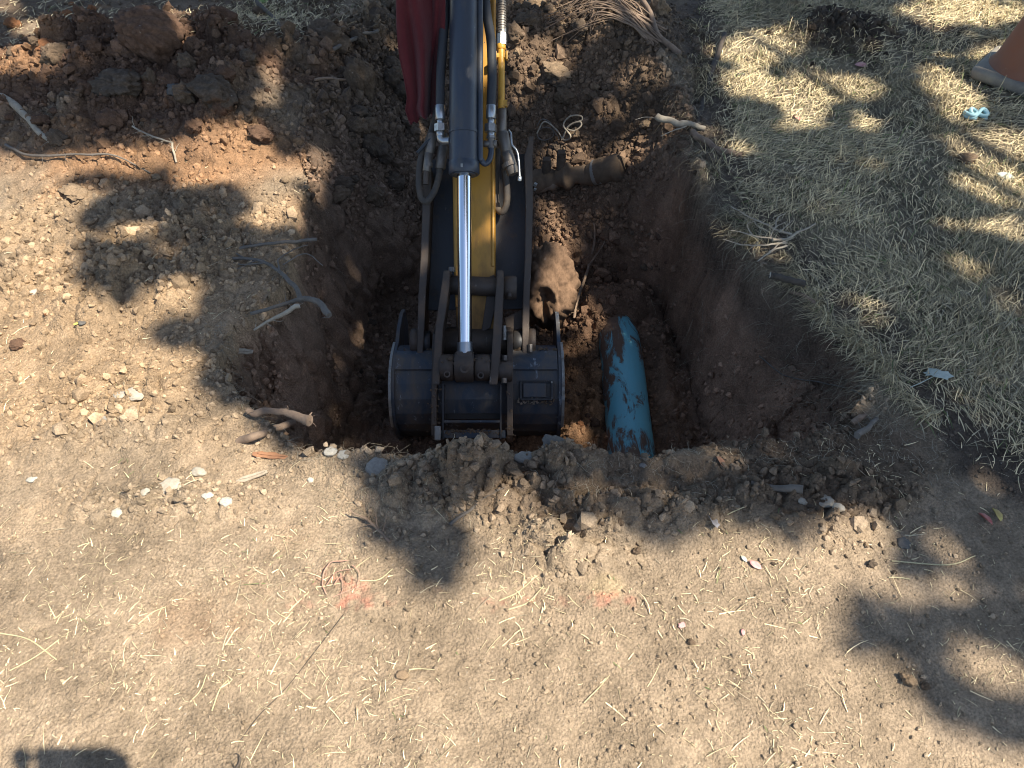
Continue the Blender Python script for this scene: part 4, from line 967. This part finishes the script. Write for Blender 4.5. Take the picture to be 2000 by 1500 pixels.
# fine roots hanging out of the cut under the turf and out of the left wall
def fibres(name, segs_px, n, spread, ln, inward, col, seed, w=(.0006, .0014)):
    r = np.random.default_rng(seed); pts = []
    for _ in range(n):
        k = r.integers(0, len(segs_px)-1); t = r.random(); a = np.array(segs_px[k], float); b_ = np.array(segs_px[k+1], float)
        q = a+(b_-a)*t+r.normal(size=2)*spread; pts.append(q)
    pts = np.array(pts); W = on_plane(pts[:, 0], pts[:, 1]); x, y = W[:, 0], W[:, 1]; z = h_full(x, y)
    V, Fq, Cc = [], [], []; K = 6; Ls = r.uniform(*ln, n); az = r.normal(inward, .9, n)
    X, Y, Z = x.copy(), y.copy(), z+.004; prev = None; VV = []
    for k in range(K):
        s_ = np.stack([-np.sin(az), np.cos(az)], -1)*(r.uniform(*w, n)[:, None]*.5)*(1-.6*k/K)
        VV.append(np.stack([X+s_[:, 0], Y+s_[:, 1], Z], -1)); VV.append(np.stack([X-s_[:, 0], Y-s_[:, 1], Z], -1))
        az = az+r.normal(0, .45, n); X = X+np.cos(az)*Ls/K; Y = Y+np.sin(az)*Ls/K
        Z = np.maximum(h_full(X, Y)+.002, Z-.25*Ls/K*k)
    V = np.stack(VV, 1).reshape(-1, 3); m = 2*K; b0 = (np.arange(n)*m)[:, None]
    Fq = np.concatenate([b0+np.array([[2*k, 2*k+1, 2*k+3, 2*k+2]]) for k in range(K-1)])
    c = np.repeat(np.array(col)*r.uniform(.4, 1.3, (n, 1)), m, 0)
    o = np_mesh(name, V, Fq, ngr.m, col=c); return tag(o, kind='stuff')
fibres('root_fibres', [(1340,130),(1355,250),(1400,370),(1450,440),(1540,520),(1620,590),(1700,660),(1740,740),(1750,800)], 1900, 26, (.03, .13), math.pi, (.30, .25, .17), 1, (.0007, .0018))
fibres('root_fibres', [(560,260),(610,300),(640,400),(650,430)], 260, 14, (.03, .12), -.6, (.16, .13, .10), 2)
fibres('root_fibres', [(430,640),(440,720),(500,800),(560,850),(620,890),(760,890),(880,890)], 260, 14, (.02, .08), .6, (.30, .25, .18), 3)
fibres('root_fibres', [(1050,1000),(1250,940),(1480,900),(1700,860),(1850,880)], 420, 32, (.02, .07), 1.5, (.34, .29, .21), 4)
fibres('root_fibres', [(1060,60),(1150,40),(1290,90)], 300, 24, (.04, .12), 2.6, (.22, .18, .13), 5)
fibres('root_fibres', [(900,1010),(700,990),(640,930)], 160, 45, (.02, .06), 1.5, (.36, .30, .2), 6)

# ------------------------------------------------------------------ sticks and roots lying about
def wood(name, a, b_, sc=30):
    q = NT(name); v = q.vec((1, 1, .2)); q.fin(q.mix(q.ramp(q.noise(sc, 5, .7), [(.3, 0.0), (.75, 1.0)]), a, b_), .85, 0, q.bump(q.noise(sc*3, 5, .7), .7, .003)); return q.m
w_pale = wood('pale_root', (.42, .36, .27), (.22, .17, .12)); w_grey = wood('grey_twig', (.17, .145, .12), (.085, .07, .055)); w_brown = wood('brown_root', (.15, .10, .07), (.30, .21, .14)); w_dark = wood('dark_root', (.045, .036, .028), (.10, .075, .055))
w_or = wood('orange_bark', (.32, .15, .07), (.18, .09, .05))
def twig(path, r0, r1, mat, label, cat='root', name='root', lift=.0, branches=(), group=None, cut=None, jitter=1.0, seed=0, plane=None):
    rr = np.random.default_rng(seed+100+int(path[0][0])); 
    def wpath(pp, lf):
        out_ = []
        for q in pp:
            p = put(q[0], q[1]) if plane is None else Vector(on_plane(q[0], q[1], plane)); l_ = q[2] if len(q) > 2 else lf; out_.append(p+Vector((0, 0, l_*(1 if plane is None else .5))))
        P = smooth_path(out_, 6)
        return P
    _, _, d = to_px(*put(path[0][0], path[0][1])); b = MB()
    def add(pp, ra, rb, lf):
        P = wpath(pp, lf); m = len(P); sd_ = rr.uniform(0, 50); iz = np.arange(m)*.28+sd_; rn = fbm(iz, iz*0, 1.0, 2, 21); jx = np.stack([fbm(iz, iz*0+q_, 1.3, 3, 22+q_) for q_ in range(3)], -1)
        rad = [max(.0006, .85*(ra+(rb-ra)*i/(m-1))*(1+.35*rn[i]))*d/F for i in range(m)]
        P = [p+Vector(jx[i]*(rad[i]*1.1*jitter+.004*jitter)) for i, p in enumerate(P)]; b.tube(P, rad, 9); return P, rad
    P, rad = add(path, r0, r1, lift)
    for br in branches: add(br[0], br[1], br[1]*.4, lift if len(br) < 3 else br[2])
    if jitter and r0+r1 > 4:
        for _ in range(int(3+len(P)*.25)):
            q = P[rr.integers(0, len(P))]; dv_ = Vector((rr.normal(), rr.normal(), abs(rr.normal())*.25)).normalized(); hl = rr.uniform(.015, .05); hp = [q]
            for _k in range(5): dv_ = (dv_+Vector(rr.normal(size=3))*.35).normalized(); hp.append(hp[-1]+dv_*hl/5)
            b.tube(hp, [.0012, .0011, .001, .0008, .0006, .0004], 5)
    o = b.build(name, mat)
    if cut:
        c = MB(); dv_ = (P[-1]-P[-3]).normalized() if cut > 0 else (P[0]-P[2]).normalized(); e = P[-1] if cut > 0 else P[0]; r_ = rad[-1] if cut > 0 else rad[0]
        c.cyl(e-dv_*.001, e+dv_*.0015, r_*.9, 12); c.build('cut_end', cm['white'], o)
    return tag(o, label, cat, group)
twig([(-8,192),(40,228),(75,262),(108,293)], 9, 5, w_pale, 'thick weathered stick at the left edge below the spoil heap', 'stick', 'stick', .012)
twig([(18,294),(60,318,.02),(160,324,.028),(230,332,.025),(300,350,.006)], 3.2, 1.8, w_grey, 'long thin grey root across the sunlit bank at upper left', lift=.008)
twig([(268,271,.03),(300,285,.02),(345,298,.004)], 2.0, 2.6, w_pale, 'short pale root sticking up from the heap edge', lift=.01, branches=[([(300,285,.02),(285,292,.01)], 1.4)])
twig([(345,306,.02),(350,332,.004)], 2.4, 2, w_pale, 'pale stub of root just below the short pale root', lift=.01)
twig([(440,495,.01),(500,486,.03),(560,482,.04),(620,478,.05)], 3.0, 4.4, w_grey, 'straight grey stick pointing into the hole from the left bank', 'stick', 'stick', plane=.015)
twig([(390,512,.005),(480,508,.015),(520,519,.03),(550,542,.04),(575,570,.05),(592,600,.05)], 3.2, 5.2, w_grey, 'forked grey branch bending down over the left wall', 'branch', 'branch', plane=.015,
     branches=[([(550,542,.04),(548,520,.06),(575,505,.07),(606,495,.07)], 2.2), ([(556,530,.05),(590,512,.07),(615,518,.07),(634,533,.06)], 2.0), ([(480,508,.015),(450,495,.02),(405,480,.01)], 2.0), ([(520,519,.03),(470,520,.02),(425,500,.01)], 2.4), ([(500,513,.02),(455,530,.01),(420,520,.005)], 1.6)])
twig([(492,613,.0),(540,606,.03),(595,597,.06),(625,607,.06),(647,630,.05)], 4, 8, w_grey, 'thick bent grey root ending over the hole on the left', plane=.015, lift=.03)
twig([(496,645,.0),(545,622,.03),(590,611,.05)], 2.0, 6.0, w_pale, 'pale split stick under the thick bent root', 'stick', 'stick', plane=.015, cut=1)
# (a flat piece, built with the splinters below)
twig([(488,802,.01),(520,808,.02),(570,815,.025),(604,826,.02)], 7, 11, w_brown, 'stout brown root jutting out of the left lip', plane=.015, lift=.01, branches=[([(596,822,.02),(612,812,.03)], 3)])
twig([(470,868,.0),(520,856,.008),(580,836,.012)], 9, 11, w_brown, 'half buried brown root below the stout one', lift=.0, branches=[([(575,838,.01),(592,832,.02)], 3)])
def splinter(px, py, lpx, wpx, rot, mat, label, cat, name, tilt=.12, seed=1):
    r_ = np.random.default_rng(seed); p = put(px, py); _, _, d = to_px(*p); l_, w_ = lpx/F*d, wpx/F*d
    xs = np.linspace(-.5, .5, 9); up_ = [(x*l_, w_*(.5-.9*abs(x)**2)*r_.uniform(.6, 1.15)) for x in xs]; dn = [(x*l_, -w_*(.5-.9*abs(x)**2)*r_.uniform(.6, 1.15)) for x in xs[::-1]]
    b = MB(); b.prism(up_+dn, 2, -.0025, .0025, .0007); b.prism([(a_*.8+.004, c_*.45+w_*.12) for a_, c_ in up_+dn], 2, .0027, .0055, .0006)
    o = b.build(name, mat); o.location = p+Vector((0, 0, .008)); o.rotation_euler = (.25, tilt, rot); return tag(o, label, cat)
splinter(468, 705, 66, 14, -.03, w_pale, 'short pale piece of cut wood in the left lip of the hole', 'piece of wood', 'cut_wood', .05, seed=4)
splinter(530, 895, 68, 15, -.05, w_or, 'strip of orange bark on the front left lip', 'bark', 'bark_strip', seed=2)
splinter(494, 936, 62, 13, .28, w_pale, 'splintered pale wood chip with a dark shadow under it', 'wood chip', 'wood_chip', -.15, seed=3)
twig([(1282,240,.05),(1320,245,.04),(1350,250,.03),(1378,252,.0)], 7, 6, w_pale, 'pale cut root end pointing left from the top of the right rim', plane=.015, cut=-1, branches=[([(1300,243,.04),(1262,236,.03),(1240,238,.02)], 1.3), ([(1340,252,.03),(1315,262,.03),(1290,272,.03)], 1.5)])
twig([(1344,280,.03),(1365,288,.025),(1400,298,.01),(1450,308,.0)], 7, 9, w_brown, 'brown split root just below the pale cut root end')
twig([(1500,545,.04),(1530,550,.03),(1570,558,.01)], 8, 8, w_dark, 'dark root with a pale cut end sticking out beneath the turf', plane=.015, cut=-1)
twig([(1534,593,.03),(1560,597,.02),(1590,601,.0)], 4, 5, w_brown, 'small broken root in the wall below the dark cut root')
twig([(1660,836,.03),(1690,815,.025),(1728,788,.0)], 6.5, 9, w_brown, 'upper one of two brown roots in the lower right wall', plane=-.03)
twig([(1668,866,.02),(1690,845,.02),(1712,820,.0)], 8, 6, w_grey, 'lower, dustier one of two roots in the lower right wall')
twig([(1407,86,.05),(1398,120,.02),(1385,160,.0),(1372,200,.0),(1360,250,-.01),(1354,300,-.02)], 6, 5, w_dark, 'long black root standing at the top of the right rim and running down the wall')
tuft = [([(1545,462,.02),(1500,455,.05),(1465,440,.06),(1425,418,.07)], 2.6), ([(1540,470,.02),(1500,478,.05),(1460,472,.06),(1425,464,.06)], 2.6), ([(1535,478,.02),(1490,488,.04),(1450,490,.05),(1408,478,.05)], 2.4), ([(1535,482,.02),(1505,500,.03),(1478,518,.03)], 2.4),
        ([(1510,456,.05),(1515,440,.06),(1530,430,.06)], 1.8), ([(1500,478,.05),(1510,460,.07),(1530,448,.06)], 1.6), ([(1470,443,.06),(1475,455,.06),(1495,462,.05)], 1.5), ([(1465,472,.06),(1455,455,.07),(1470,448,.07)], 1.4), ([(1500,500,.03),(1525,482,.04),(1548,470,.03)], 1.8), ([(1480,485,.05),(1462,498,.05)], 1.3), ([(1520,465,.05),(1545,440,.04)], 1.6), ([(1450,430,.065),(1438,436,.07)], 1.2)]
twig([(1590,440,.01),(1560,455,.02),(1540,470,.02),(1505,480,.05)], 2.5, 3.0, w_pale, 'bushy tuft of pale fine roots reaching over the right wall', 'root tuft', 'root_tuft', plane=.015, branches=tuft)
rr = random.Random(4); fans = []
for i in range(42):
    y0 = rr.uniform(60, 105); ym = rr.uniform(18, 75); xe = rr.uniform(1060, 1190); ye = ym+rr.uniform(5, 40)
    fans.append(([(1300-rr.uniform(0, 40), y0, .01), (1240-rr.uniform(0, 30), (y0+ym)/2-6, .05), (1180-rr.uniform(0, 20), ym, .06), (min(xe, 1150), ye, .03)], rr.uniform(1.0, 2.0)))
twig([(1225,-10,.08),(1255,30,.05),(1285,80,.02),(1325,110,.0)], 5, 7, w_brown, 'broom like bundle of pale roots at the far side of the hole', 'root bundle', 'root_bundle', branches=fans)
twig([(1478,712,.02),(1530,745,.02),(1600,768,.02),(1650,780,.02),(1690,798,.01)], 1.4, 1.8, w_grey, 'long thin root curving across the right wall')
twig([(1462,962,.0),(1500,970,.004),(1550,978,.006)], 7, 10, w_grey, 'half buried grey root on the front rim at right')
twig([(655,130,.01),(690,124,.03),(720,116,.04),(742,111,.045)], 5.5, 4, w_grey, 'grey root with a pale cut end left of the red cloth', cut=1)
twig([(622,187,.02),(660,191,.03),(716,193,.03)], 3.4, 2.4, w_brown, 'thin brown stick lying level left of the long upright clod', 'stick', 'stick')
twig([(1120,640,.03),(1128,600,.03),(1148,545,.03),(1160,500,.03),(1158,462,.04)], 3.5, 2.4, w_brown, 'crooked root climbing the slope right of the bucket', branches=[([(1148,545,.03),(1175,500,.03),(1185,470,.03)], 2.2)])
twig([(688,1012,.03),(715,1022,.02),(740,1040,.012),(762,1062,.0)], 1.8, 4.5, w_brown, 'small spiky root clump on the front rim in the shade', branches=[([(740,1040,.01),(738,1018,.03)], 1.6), ([(748,1046,.01),(762,1022,.035)], 1.6), ([(735,1038,.01),(720,1055,.01)], 1.3)])
twig([(880,1030,.005),(915,1012,.01),(965,990,.012)], 4, 2.5, w_grey, 'grey twig lying on the sunlit front rim', 'twig', 'twig', branches=[([(900,1020,.01),(945,1000,.01),(985,985,.01)], 1.6)])
twig([(488,-10,.03),(525,42,.03),(566,78,.0)], 5, 4, w_dark, 'dark stick leaning at the top left of the frame', 'stick', 'stick')
twig([(672,1203),(620,1270),(560,1345),(505,1400),(468,1450)], 1.0, 1.0, w_dark, 'thin black thread trailing over the bare soil', 'thread', 'thread', .001, jitter=0)
twig([(457,1510),(470,1482,.01)], 5, 3, w_dark, 'dark twig end at the bottom of the frame', 'twig', 'twig')
for i, (pp, lb) in enumerate([
   ([(0,1238),(60,1252),(112,1290)], 'longest yellow straw stalk near the left edge'), ([(22,1312),(75,1285),(118,1252)], 'straw stalk crossing the longest one near the left edge'),
   ([(272,1222),(300,1198),(326,1187)], 'curved straw stalk on the bare soil left of centre'), ([(374,1374),(392,1350),(405,1320)], 'straight straw stalk low on the bare soil left of centre'),
   ([(415,1390),(430,1350),(448,1330)], 'bent straw stalk right of the straight one'), ([(1140,1375),(1165,1350),(1190,1322)], 'pair of pale stalks low in the centre right'),
   ([(975,1175),(1010,1160),(1045,1130)], 'long straw stalk among the marking paint'), ([(990,1193),(1030,1182),(1062,1148)], 'curved straw stalk below the long one in the paint'),
   ([(705,1138),(740,1135),(768,1115)], 'straw stalk at the right of the painted root clump'), ([(800,1312),(820,1308),(850,1314)], 'curved straw stalk beside the seed husk'),
   ([(1735,1129),(1755,1130),(1775,1134)], 'short bright straw stalk on the right shaded soil'), ([(1740,1098),(1850,1105),(1903,1088)], 'long arched straw stalk at the right edge of the crumbs'),
   ([(1404,1020),(1425,1010),(1455,998)], 'flat green straw stalk beside the dry grey leaf')]):
    twig(pp, 1.6, 1.1, w_straw if i else (w_straw := wood('straw_stalk', (.55, .47, .28), (.42, .36, .2), 60)), lb, 'straw stalk', 'straw_stalk', .003, jitter=.2)
# root clump with paint
w_red = wood('painted_root', (.40, .20, .14), (.36, .27, .19), 40)
twig([(640,1165,.003),(632,1140,.01),(645,1108,.015),(680,1100,.01)], 1.6, 1.4, w_red, 'clump of fine roots sprayed with red marking paint', 'root clump', 'root_clump', branches=[([(655,1150,.01),(672,1132,.01),(700,1140,.01)], 1.6), ([(640,1150,.01),(660,1125,.015),(690,1118,.01)], 1.5), ([(650,1170,.003),(680,1160,.008),(710,1150,.005)], 1.3), ([(668,1125,.01),(672,1150,.01),(664,1172,.004)], 1.6), ([(690,1112,.01),(705,1130,.01),(698,1150,.003)], 1.3)])

# ------------------------------------------------------------------ leaves
def leaf_mat(name, a, b_):
    q = NT(name); q.fin(q.mix(q.ramp(q.noise(60, 4), [(.35, 0.0), (.7, 1.0)]), a, b_), .7, 0, q.bump(q.noise(120, 3), .3, .002)); return q.m
def leaf(px, py, outline, r_px, rot, mat, label, tiltx=.2, stem=None, name='leaf', cat='leaf', fold=.25):
    p = put(px, py); _, _, d = to_px(*p); s_ = r_px/F*d
    me = bpy.data.meshes.new(name); bm = bmesh.new(); n = len(outline)
    vs = [bm.verts.new((x*s_, y*s_, (abs(y)*fold+.12*math.sin(x*5)*abs(x))*s_)) for x, y in outline]; c = bm.verts.new((0, 0, -.02*s_))
    for i in range(n): bm.faces.new((vs[i], vs[(i+1) % n], c))
    bmesh.ops.subdivide_edges(bm, edges=bm.edges, cuts=1, use_grid_fill=True)
    bm.to_mesh(me); bm.free(); o = link_obj(name, me, None, mat, True)
    o.location = p+Vector((0, 0, s_*.22+.002)); o.rotation_euler = (tiltx, .1, rot)
    md = o.modifiers.new('thickness', 'SOLIDIFY'); md.thickness = .0006
    if stem:
        b = MB(); b.tube(smooth_path([Vector((0, 0, 0))]+[Vector((x*s_, y*s_, 0)) for x, y in stem]), .0012, 6); b.build('leaf_stem', mat, o)
    return tag(o, label, cat)
maple = [(1, .1), (.78, .3), (.85, .62), (.5, .52), (.2, .72), (-.15, .55), (-.6, .66), (-.66, .3), (-1, 0), (-.7, -.3), (-.6, -.52), (-.2, -.42), (.1, -.5), (.4, -.4), (.7, -.45), (.75, -.1)]
oval = [(1, 0), (.6, .35), (0, .5), (-.6, .35), (-1, 0), (-.6, -.35), (0, -.5), (.6, -.35)]
l_pale = leaf_mat('pale_leaf', (.46, .49, .42), (.36, .40, .34)); l_pink = leaf_mat('pink_leaf', (.48, .20, .20), (.55, .35, .30)); l_grey = leaf_mat('grey_leaf', (.30, .28, .28), (.20, .18, .17))
l_yel = leaf_mat('yellow_leaf', (.50, .42, .12), (.45, .30, .12)); l_green = leaf_mat('green_leaf', (.16, .26, .06), (.24, .34, .10)); l_red = leaf_mat('red_leaf', (.42, .10, .09), (.5, .25, .2))
leaf(1828, 739, maple, 27, 2.7, l_pale, 'large pale green lobed leaf with a long stem at the edge of the grass', .15, [(-.2, .5), (.3, 1.3), (1.2, 2.0), (1.7, 2.6)] if False else [(.5, .7), (1.1, 1.6), (1.7, 2.4)])
leaf(1390, 1030, maple, 16, 1.8, l_grey, 'shrivelled grey leaf at the shaded front rim', .4, fold=.6)
leaf(1920, 1018, oval, 17, 1.9, l_red, 'curled red leaf at the right edge beside a yellow one', .5, fold=.7)
leaf(1942, 1010, oval, 18, 1.5, l_yel, 'curled yellow leaf touching the red one at the right edge', .4, fold=.7)
leaf(1452, 1094, oval, 9, 2.0, l_pale, 'small whitish leaf half of a pink and white pair', .1)
leaf(1474, 1107, oval, 14, -.6, l_pink, 'pink narrow leaf on bare soil below the grey leaf', .1)
leaf(1331, 1225, maple, 9, .4, l_pink, 'small mauve leaf at the bottom of the marking line', .1)
leaf(1450, 1237, oval, 8, 1.4, l_pink, 'tiny pink leaf standing right of the mauve one', .2)
leaf(515, 10, oval, 12, .2, l_green, 'fresh green leaf at the top left', .3)
leaf(1680, 135, oval, 15, .1, l_pink, 'pinkish dry leaf in the grass near the dug patch', .2, fold=.5)
leaf(1553, 236, oval, 14, 1.7, l_red, 'rusty dry leaf in the shaded grass', .3, fold=.5)
leaf(1962, 350, oval, 18, -.5, l_pale, 'pale curled leaf in the sunny grass at the right edge', .2, fold=.5)
leaf(1402, 912, oval, 17, 1.8, leaf_mat('orange_leaf', (.36, .18, .09), (.25, .12, .07)), 'orange brown dead leaf on the sunlit front rim', .5, fold=.5)
leaf(1085, 165, oval, 14, .5, cm['pale'], 'dry beige leaf on the clods beyond the tap handle', .3)
leaf(158, 649, oval, 5, .5, leaf_mat('petal', (.6, .6, .1), (.5, .5, .1)), 'tiny bright yellow petal on the left bank', .1, name='petal', cat='petal')
leaf(580, 690, oval, 3, .5, l_pale, 'tiny pale leaf over the left lip', .1)

# ------------------------------------------------------------------ knotted blue cord, buried valve with wires, soil in the bucket
ncd = NT('blue_cord'); ncd.fin(ncd.mix(ncd.noise(40, 3), (.36, .55, .56), (.26, .44, .48)), .6, 0, ncd.bump(ncd.noise(200, 3), .4, .002))
p0 = put(1203, 231) if False else put(1905, 231); _, _, d = to_px(*p0); k = d/F; b = MB(); pts = []
for i in range(64):
    t = i/63*2*math.pi*2.6; a_ = 17+5*math.sin(t*.41+1); pts.append(p0+Vector(((a_*math.cos(t))*k, (13*math.sin(2*t+.3*math.sin(t*.4)))*k, (7+5*math.sin(t*1.37))*k)))
b.tube(pts, 3.4*k, 10); cord = b.build('knotted_cord', ncd.m); tag(cord, 'pale blue knotted cord lying in the grass below the traffic cone', 'cord')
b = MB(); b.tube(smooth_path([pts[-1], pts[-1]+Vector((10*k, 4*k, 2*k)), pts[-1]+Vector((20*k, 10*k, 0))]), 3.0*k, 8); b.build('frayed_end', cm['white'], cord)

va = put(1050, 372); vb_ = put(1215, 350); va.z += .035; vb_.z += .03; _, _, dv_ = to_px(*((va+vb_)/2)); k = dv_/F
n_mud = cm['brown']
valve = thing('buried_valve', 'mud caked pipe fitting lying across the far slope right of the thumb', 'pipe fitting', va[:])
loc = lambda v: Vector(v)-va
b = MB(); P = [loc(va.lerp(vb_, t)) for t in np.linspace(0, 1, 44)]; rr = np.random.default_rng(5); qx = np.linspace(0, 1, 44); P = [p+Vector((0, 0, .006*float(v))) for p, v in zip(P, fbm(qx, qx*0, .2, 3, 9)*3)]; b.tube(P, list(21*k*(1+.5*fbm(qx, qx*0+3, .12, 4, 8))), 26); b.build('valve_body', n_mud, valve)
b = MB(); q = loc(va.lerp(vb_, .66)); q2 = loc(va.lerp(vb_, .80)); b.cyl(q, q2, 24*k, 28, bev=.004); b.build('coupling', cm['bluegrey'], valve)
for t, hgt in ((.10, 46), (.27, 56)):
    q = loc(va.lerp(vb_, t)); b = MB(); b.cyl(q, q+Vector((0, -.005, hgt*k)), 9*k, 12, bev=.002); b.box(q+Vector((0, -.005, hgt*k)), (15*k, 15*k, 9*k), bev=.002); b.build('square_nut', cm['grey'], valve)
pw = [(1048,285,.05),(1062,272,.07),(1085,280,.05),(1100,300,.06),(1112,308,.08),(1098,290,.10),(1110,278,.11),(1130,276,.11),(1133,282,.1),(1115,287,.1),(1105,292,.09),(1120,296,.08),(1132,290,.09),(1128,284,.1),(1108,288,.09),(1096,302,.07)]
twig(pw, 1.7, 1.7, w_pale, 'coiled pale wire on top of the mud caked fitting', 'wire', 'coiled_wire', jitter=0)
twig([(1048,272,.05),(1058,262,.06),(1075,268,.05),(1080,285,.04),(1062,295,.04),(1050,288,.04),(1054,275,.05),(1072,278,.05),(1088,292,.05),(1090,300,.05)], 1.2, 1.2, w_grey, 'dark tangled wire next to the right thumb plate', 'wire', 'tangled_wire', jitter=0)

def world(a): return Matrix.Translation(arm.location) @ arm.rotation_euler.to_matrix().to_4x4() @ a
lump = rock_mesh('soil_lump', 77, 5, 14, .12)
for v in lump.vertices:
    q = v.co; dd_ = (q-Vector((-.25, -.75, .55))).length; 
    if dd_ < .42: v.co = q*(1-.55*(1-dd_/.42)**.6)
lump.materials.append(clod_mat('lump', (.17, .105, .065)))
o = bpy.data.objects.new('soil_lump', lump); COL.objects.link(o); o.location = world(A(1066, 560, -.40)); o.scale = (.125, .16, .24); o.rotation_euler = (.5, 0, .1)
tag(o, 'tall brown lump of soil with a dark hollow, behind the right thumb plate', 'soil lump')
fill = rock_mesh('soil_load', 78, 5, 6, .14); fill.materials.append(cm['dark'])
o = bpy.data.objects.new('soil_load', fill); COL.objects.link(o); o.location = world(A(925, 745, -.235)); o.scale = (.27, .16, .12); o.rotation_euler = (math.pi/2-PITCH, 0, 0)
tag(o, 'dark soil filling the bucket between its side plates', 'soil')

# ------------------------------------------------------------------ the photographer, whose phone shadow falls in at lower left
nsk = NT('skin').fin((.42, .24, .16), .55); nshirt = NT('work_shirt').fin((.10, .13, .20), .85); nph = NT('phone_black').fin((.02, .02, .022), .25)
def skin_body(name, verts, edges, mat, root=0, sub=2):
    me = bpy.data.meshes.new(name); me.from_pydata([v[:3] for v in verts], edges, []); o = link_obj(name, me, None, mat)
    sm = o.modifiers.new('skin', 'SKIN'); sk = me.skin_vertices[0].data
    for i, v in enumerate(verts): r = v[3]; sk[i].radius = (r, v[4] if len(v) > 4 else r)
    sk[root].use_root = True; o.modifiers.new('smooth', 'SUBSURF').levels = sub; o.modifiers['smooth'].render_levels = sub
    return o
PX, PY = .03, -.42
vs = [(PX, PY, .93, .15, .11), (PX, PY, 1.12, .135, .10), (PX, PY, 1.33, .17, .11), (PX, PY, 1.44, .09, .08), (PX, PY+.02, 1.52, .055, .055), (PX, PY+.05, 1.60, .078, .09), (PX, PY+.05, 1.70, .08, .095), (PX, PY+.03, 1.76, .04, .05)]
es = [(0, 1), (1, 2), (2, 3), (3, 4), (4, 5), (5, 6), (6, 7)]
phone_c = Vector((.062, -.012, CAMH-.006))
for s_ in (-1, 1):
    i0 = len(vs); vs += [(PX+s_*.19, PY, 1.39, .058), (PX+s_*.25, PY+.05, 1.17, .045), (PX+s_*.17+.03, PY+.27, 1.43, .034), (phone_c.x+s_*.100, PY+.345, 1.555, .026, .018), (phone_c.x+s_*.098, PY+.385, 1.60, .026, .015)]
    es += [(2, i0), (i0, i0+1), (i0+1, i0+2), (i0+2, i0+3), (i0+3, i0+4)]
    i1 = len(vs); vs += [(PX+s_*.10, PY, .86, .09), (PX+s_*.11, PY+.01, .48, .06), (PX+s_*.12, PY-.01, .10, .042), (PX+s_*.12, PY+.02, .045, .04), (PX+s_*.13, PY+.14, .035, .035)]
    es += [(0, i1), (i1, i1+1), (i1+1, i1+2), (i1+2, i1+3), (i1+3, i1+4)]
person = skin_body('person', vs, es, nshirt)
tag(person, 'person in a dark shirt holding a phone out over the hole', 'person')
for s_ in (-1, 1):
    for j in range(5):
        base = Vector((phone_c.x+s_*.098, -.035-.004*j, 1.612-.018*j+.0)); ex = phone_c.x+s_*.088
        if j == 4: pts_ = [base, Vector((ex+s_*.004, -.055, 1.60)), Vector((ex-s_*.012, -.045, 1.605))]
        else:
            zz = CAMH+.030-.017*j; pts_ = [base, Vector((ex+s_*.012, -.012, zz+.01)), Vector((ex+s_*.004, .001, zz+.008)), Vector((ex-s_*.006, -.001, zz+.006))]
        f = skin_body('finger', [(p.x, p.y, p.z, .0085-.0008*q) for q, p in enumerate(pts_)], [(q, q+1) for q in range(len(pts_)-1)], nsk, 0, 1); f.parent = person
b = MB(); b.box((0, 0, 0), (.158, .078, .008), bev=.0035); ph = b.build('phone', nph); ph.location = phone_c+Vector((0, -.004, -.012)); ph.rotation_euler = (math.pi/2-PITCH, 0, 0)
tag(ph, 'black phone held sideways in both hands above the near rim', 'phone')
bz = MB(); bz.tube([Vector((PX, PY+.05, 1.69)), Vector((PX, PY+.045, 1.74)), Vector((PX, PY+.04, 1.785)), Vector((PX, PY+.04, 1.80))], [.098, .100, .07, .02], 24); c = bz.build('cap', nshirt, person)

# soil caked on the bucket's top edge, ears and cross plate
r_ = np.random.default_rng(12); b = MB(); ico = bmesh.new(); bmesh.ops.create_icosphere(ico, subdivisions=1, radius=1.0)
IV = np.array([v.co[:] for v in ico.verts]); IF = [[v.index for v in f.verts] for f in ico.faces]; ico.free()
def cake(px, py, n, sz):
    c = A(px, py, n); V = IV*(1+.35*r_.normal(size=(len(IV), 1)))*np.array([sz*r_.uniform(.8, 1.6), sz, sz*.6])+np.array(c[:]); b.add(V, IF, False)
for _ in range(150): cake(r_.uniform(775, 1088), 681+r_.exponential(4), -.10+r_.uniform(-.01, .02), r_.uniform(.002, .0075))
for _ in range(70): cake(r_.uniform(870, 980), 843+r_.normal()*3, .008, r_.uniform(.0015, .005))
for _ in range(70): x_ = r_.choice([848, 996]); cake(x_+r_.normal()*5, r_.uniform(760, 858), .018+r_.uniform(-.01, .005), r_.uniform(.0015, .005))
for _ in range(90): cake(r_.uniform(862, 958), 700+r_.exponential(5), .075+r_.uniform(-.03, .0), r_.uniform(.0015, .005))
for _ in range(60): cake(r_.uniform(1010, 1085), 783+r_.normal()*4, -.022, r_.uniform(.0015, .0045))
o = b.build('caked_soil', cm['brown'], bucket); tag(o, kind='stuff')
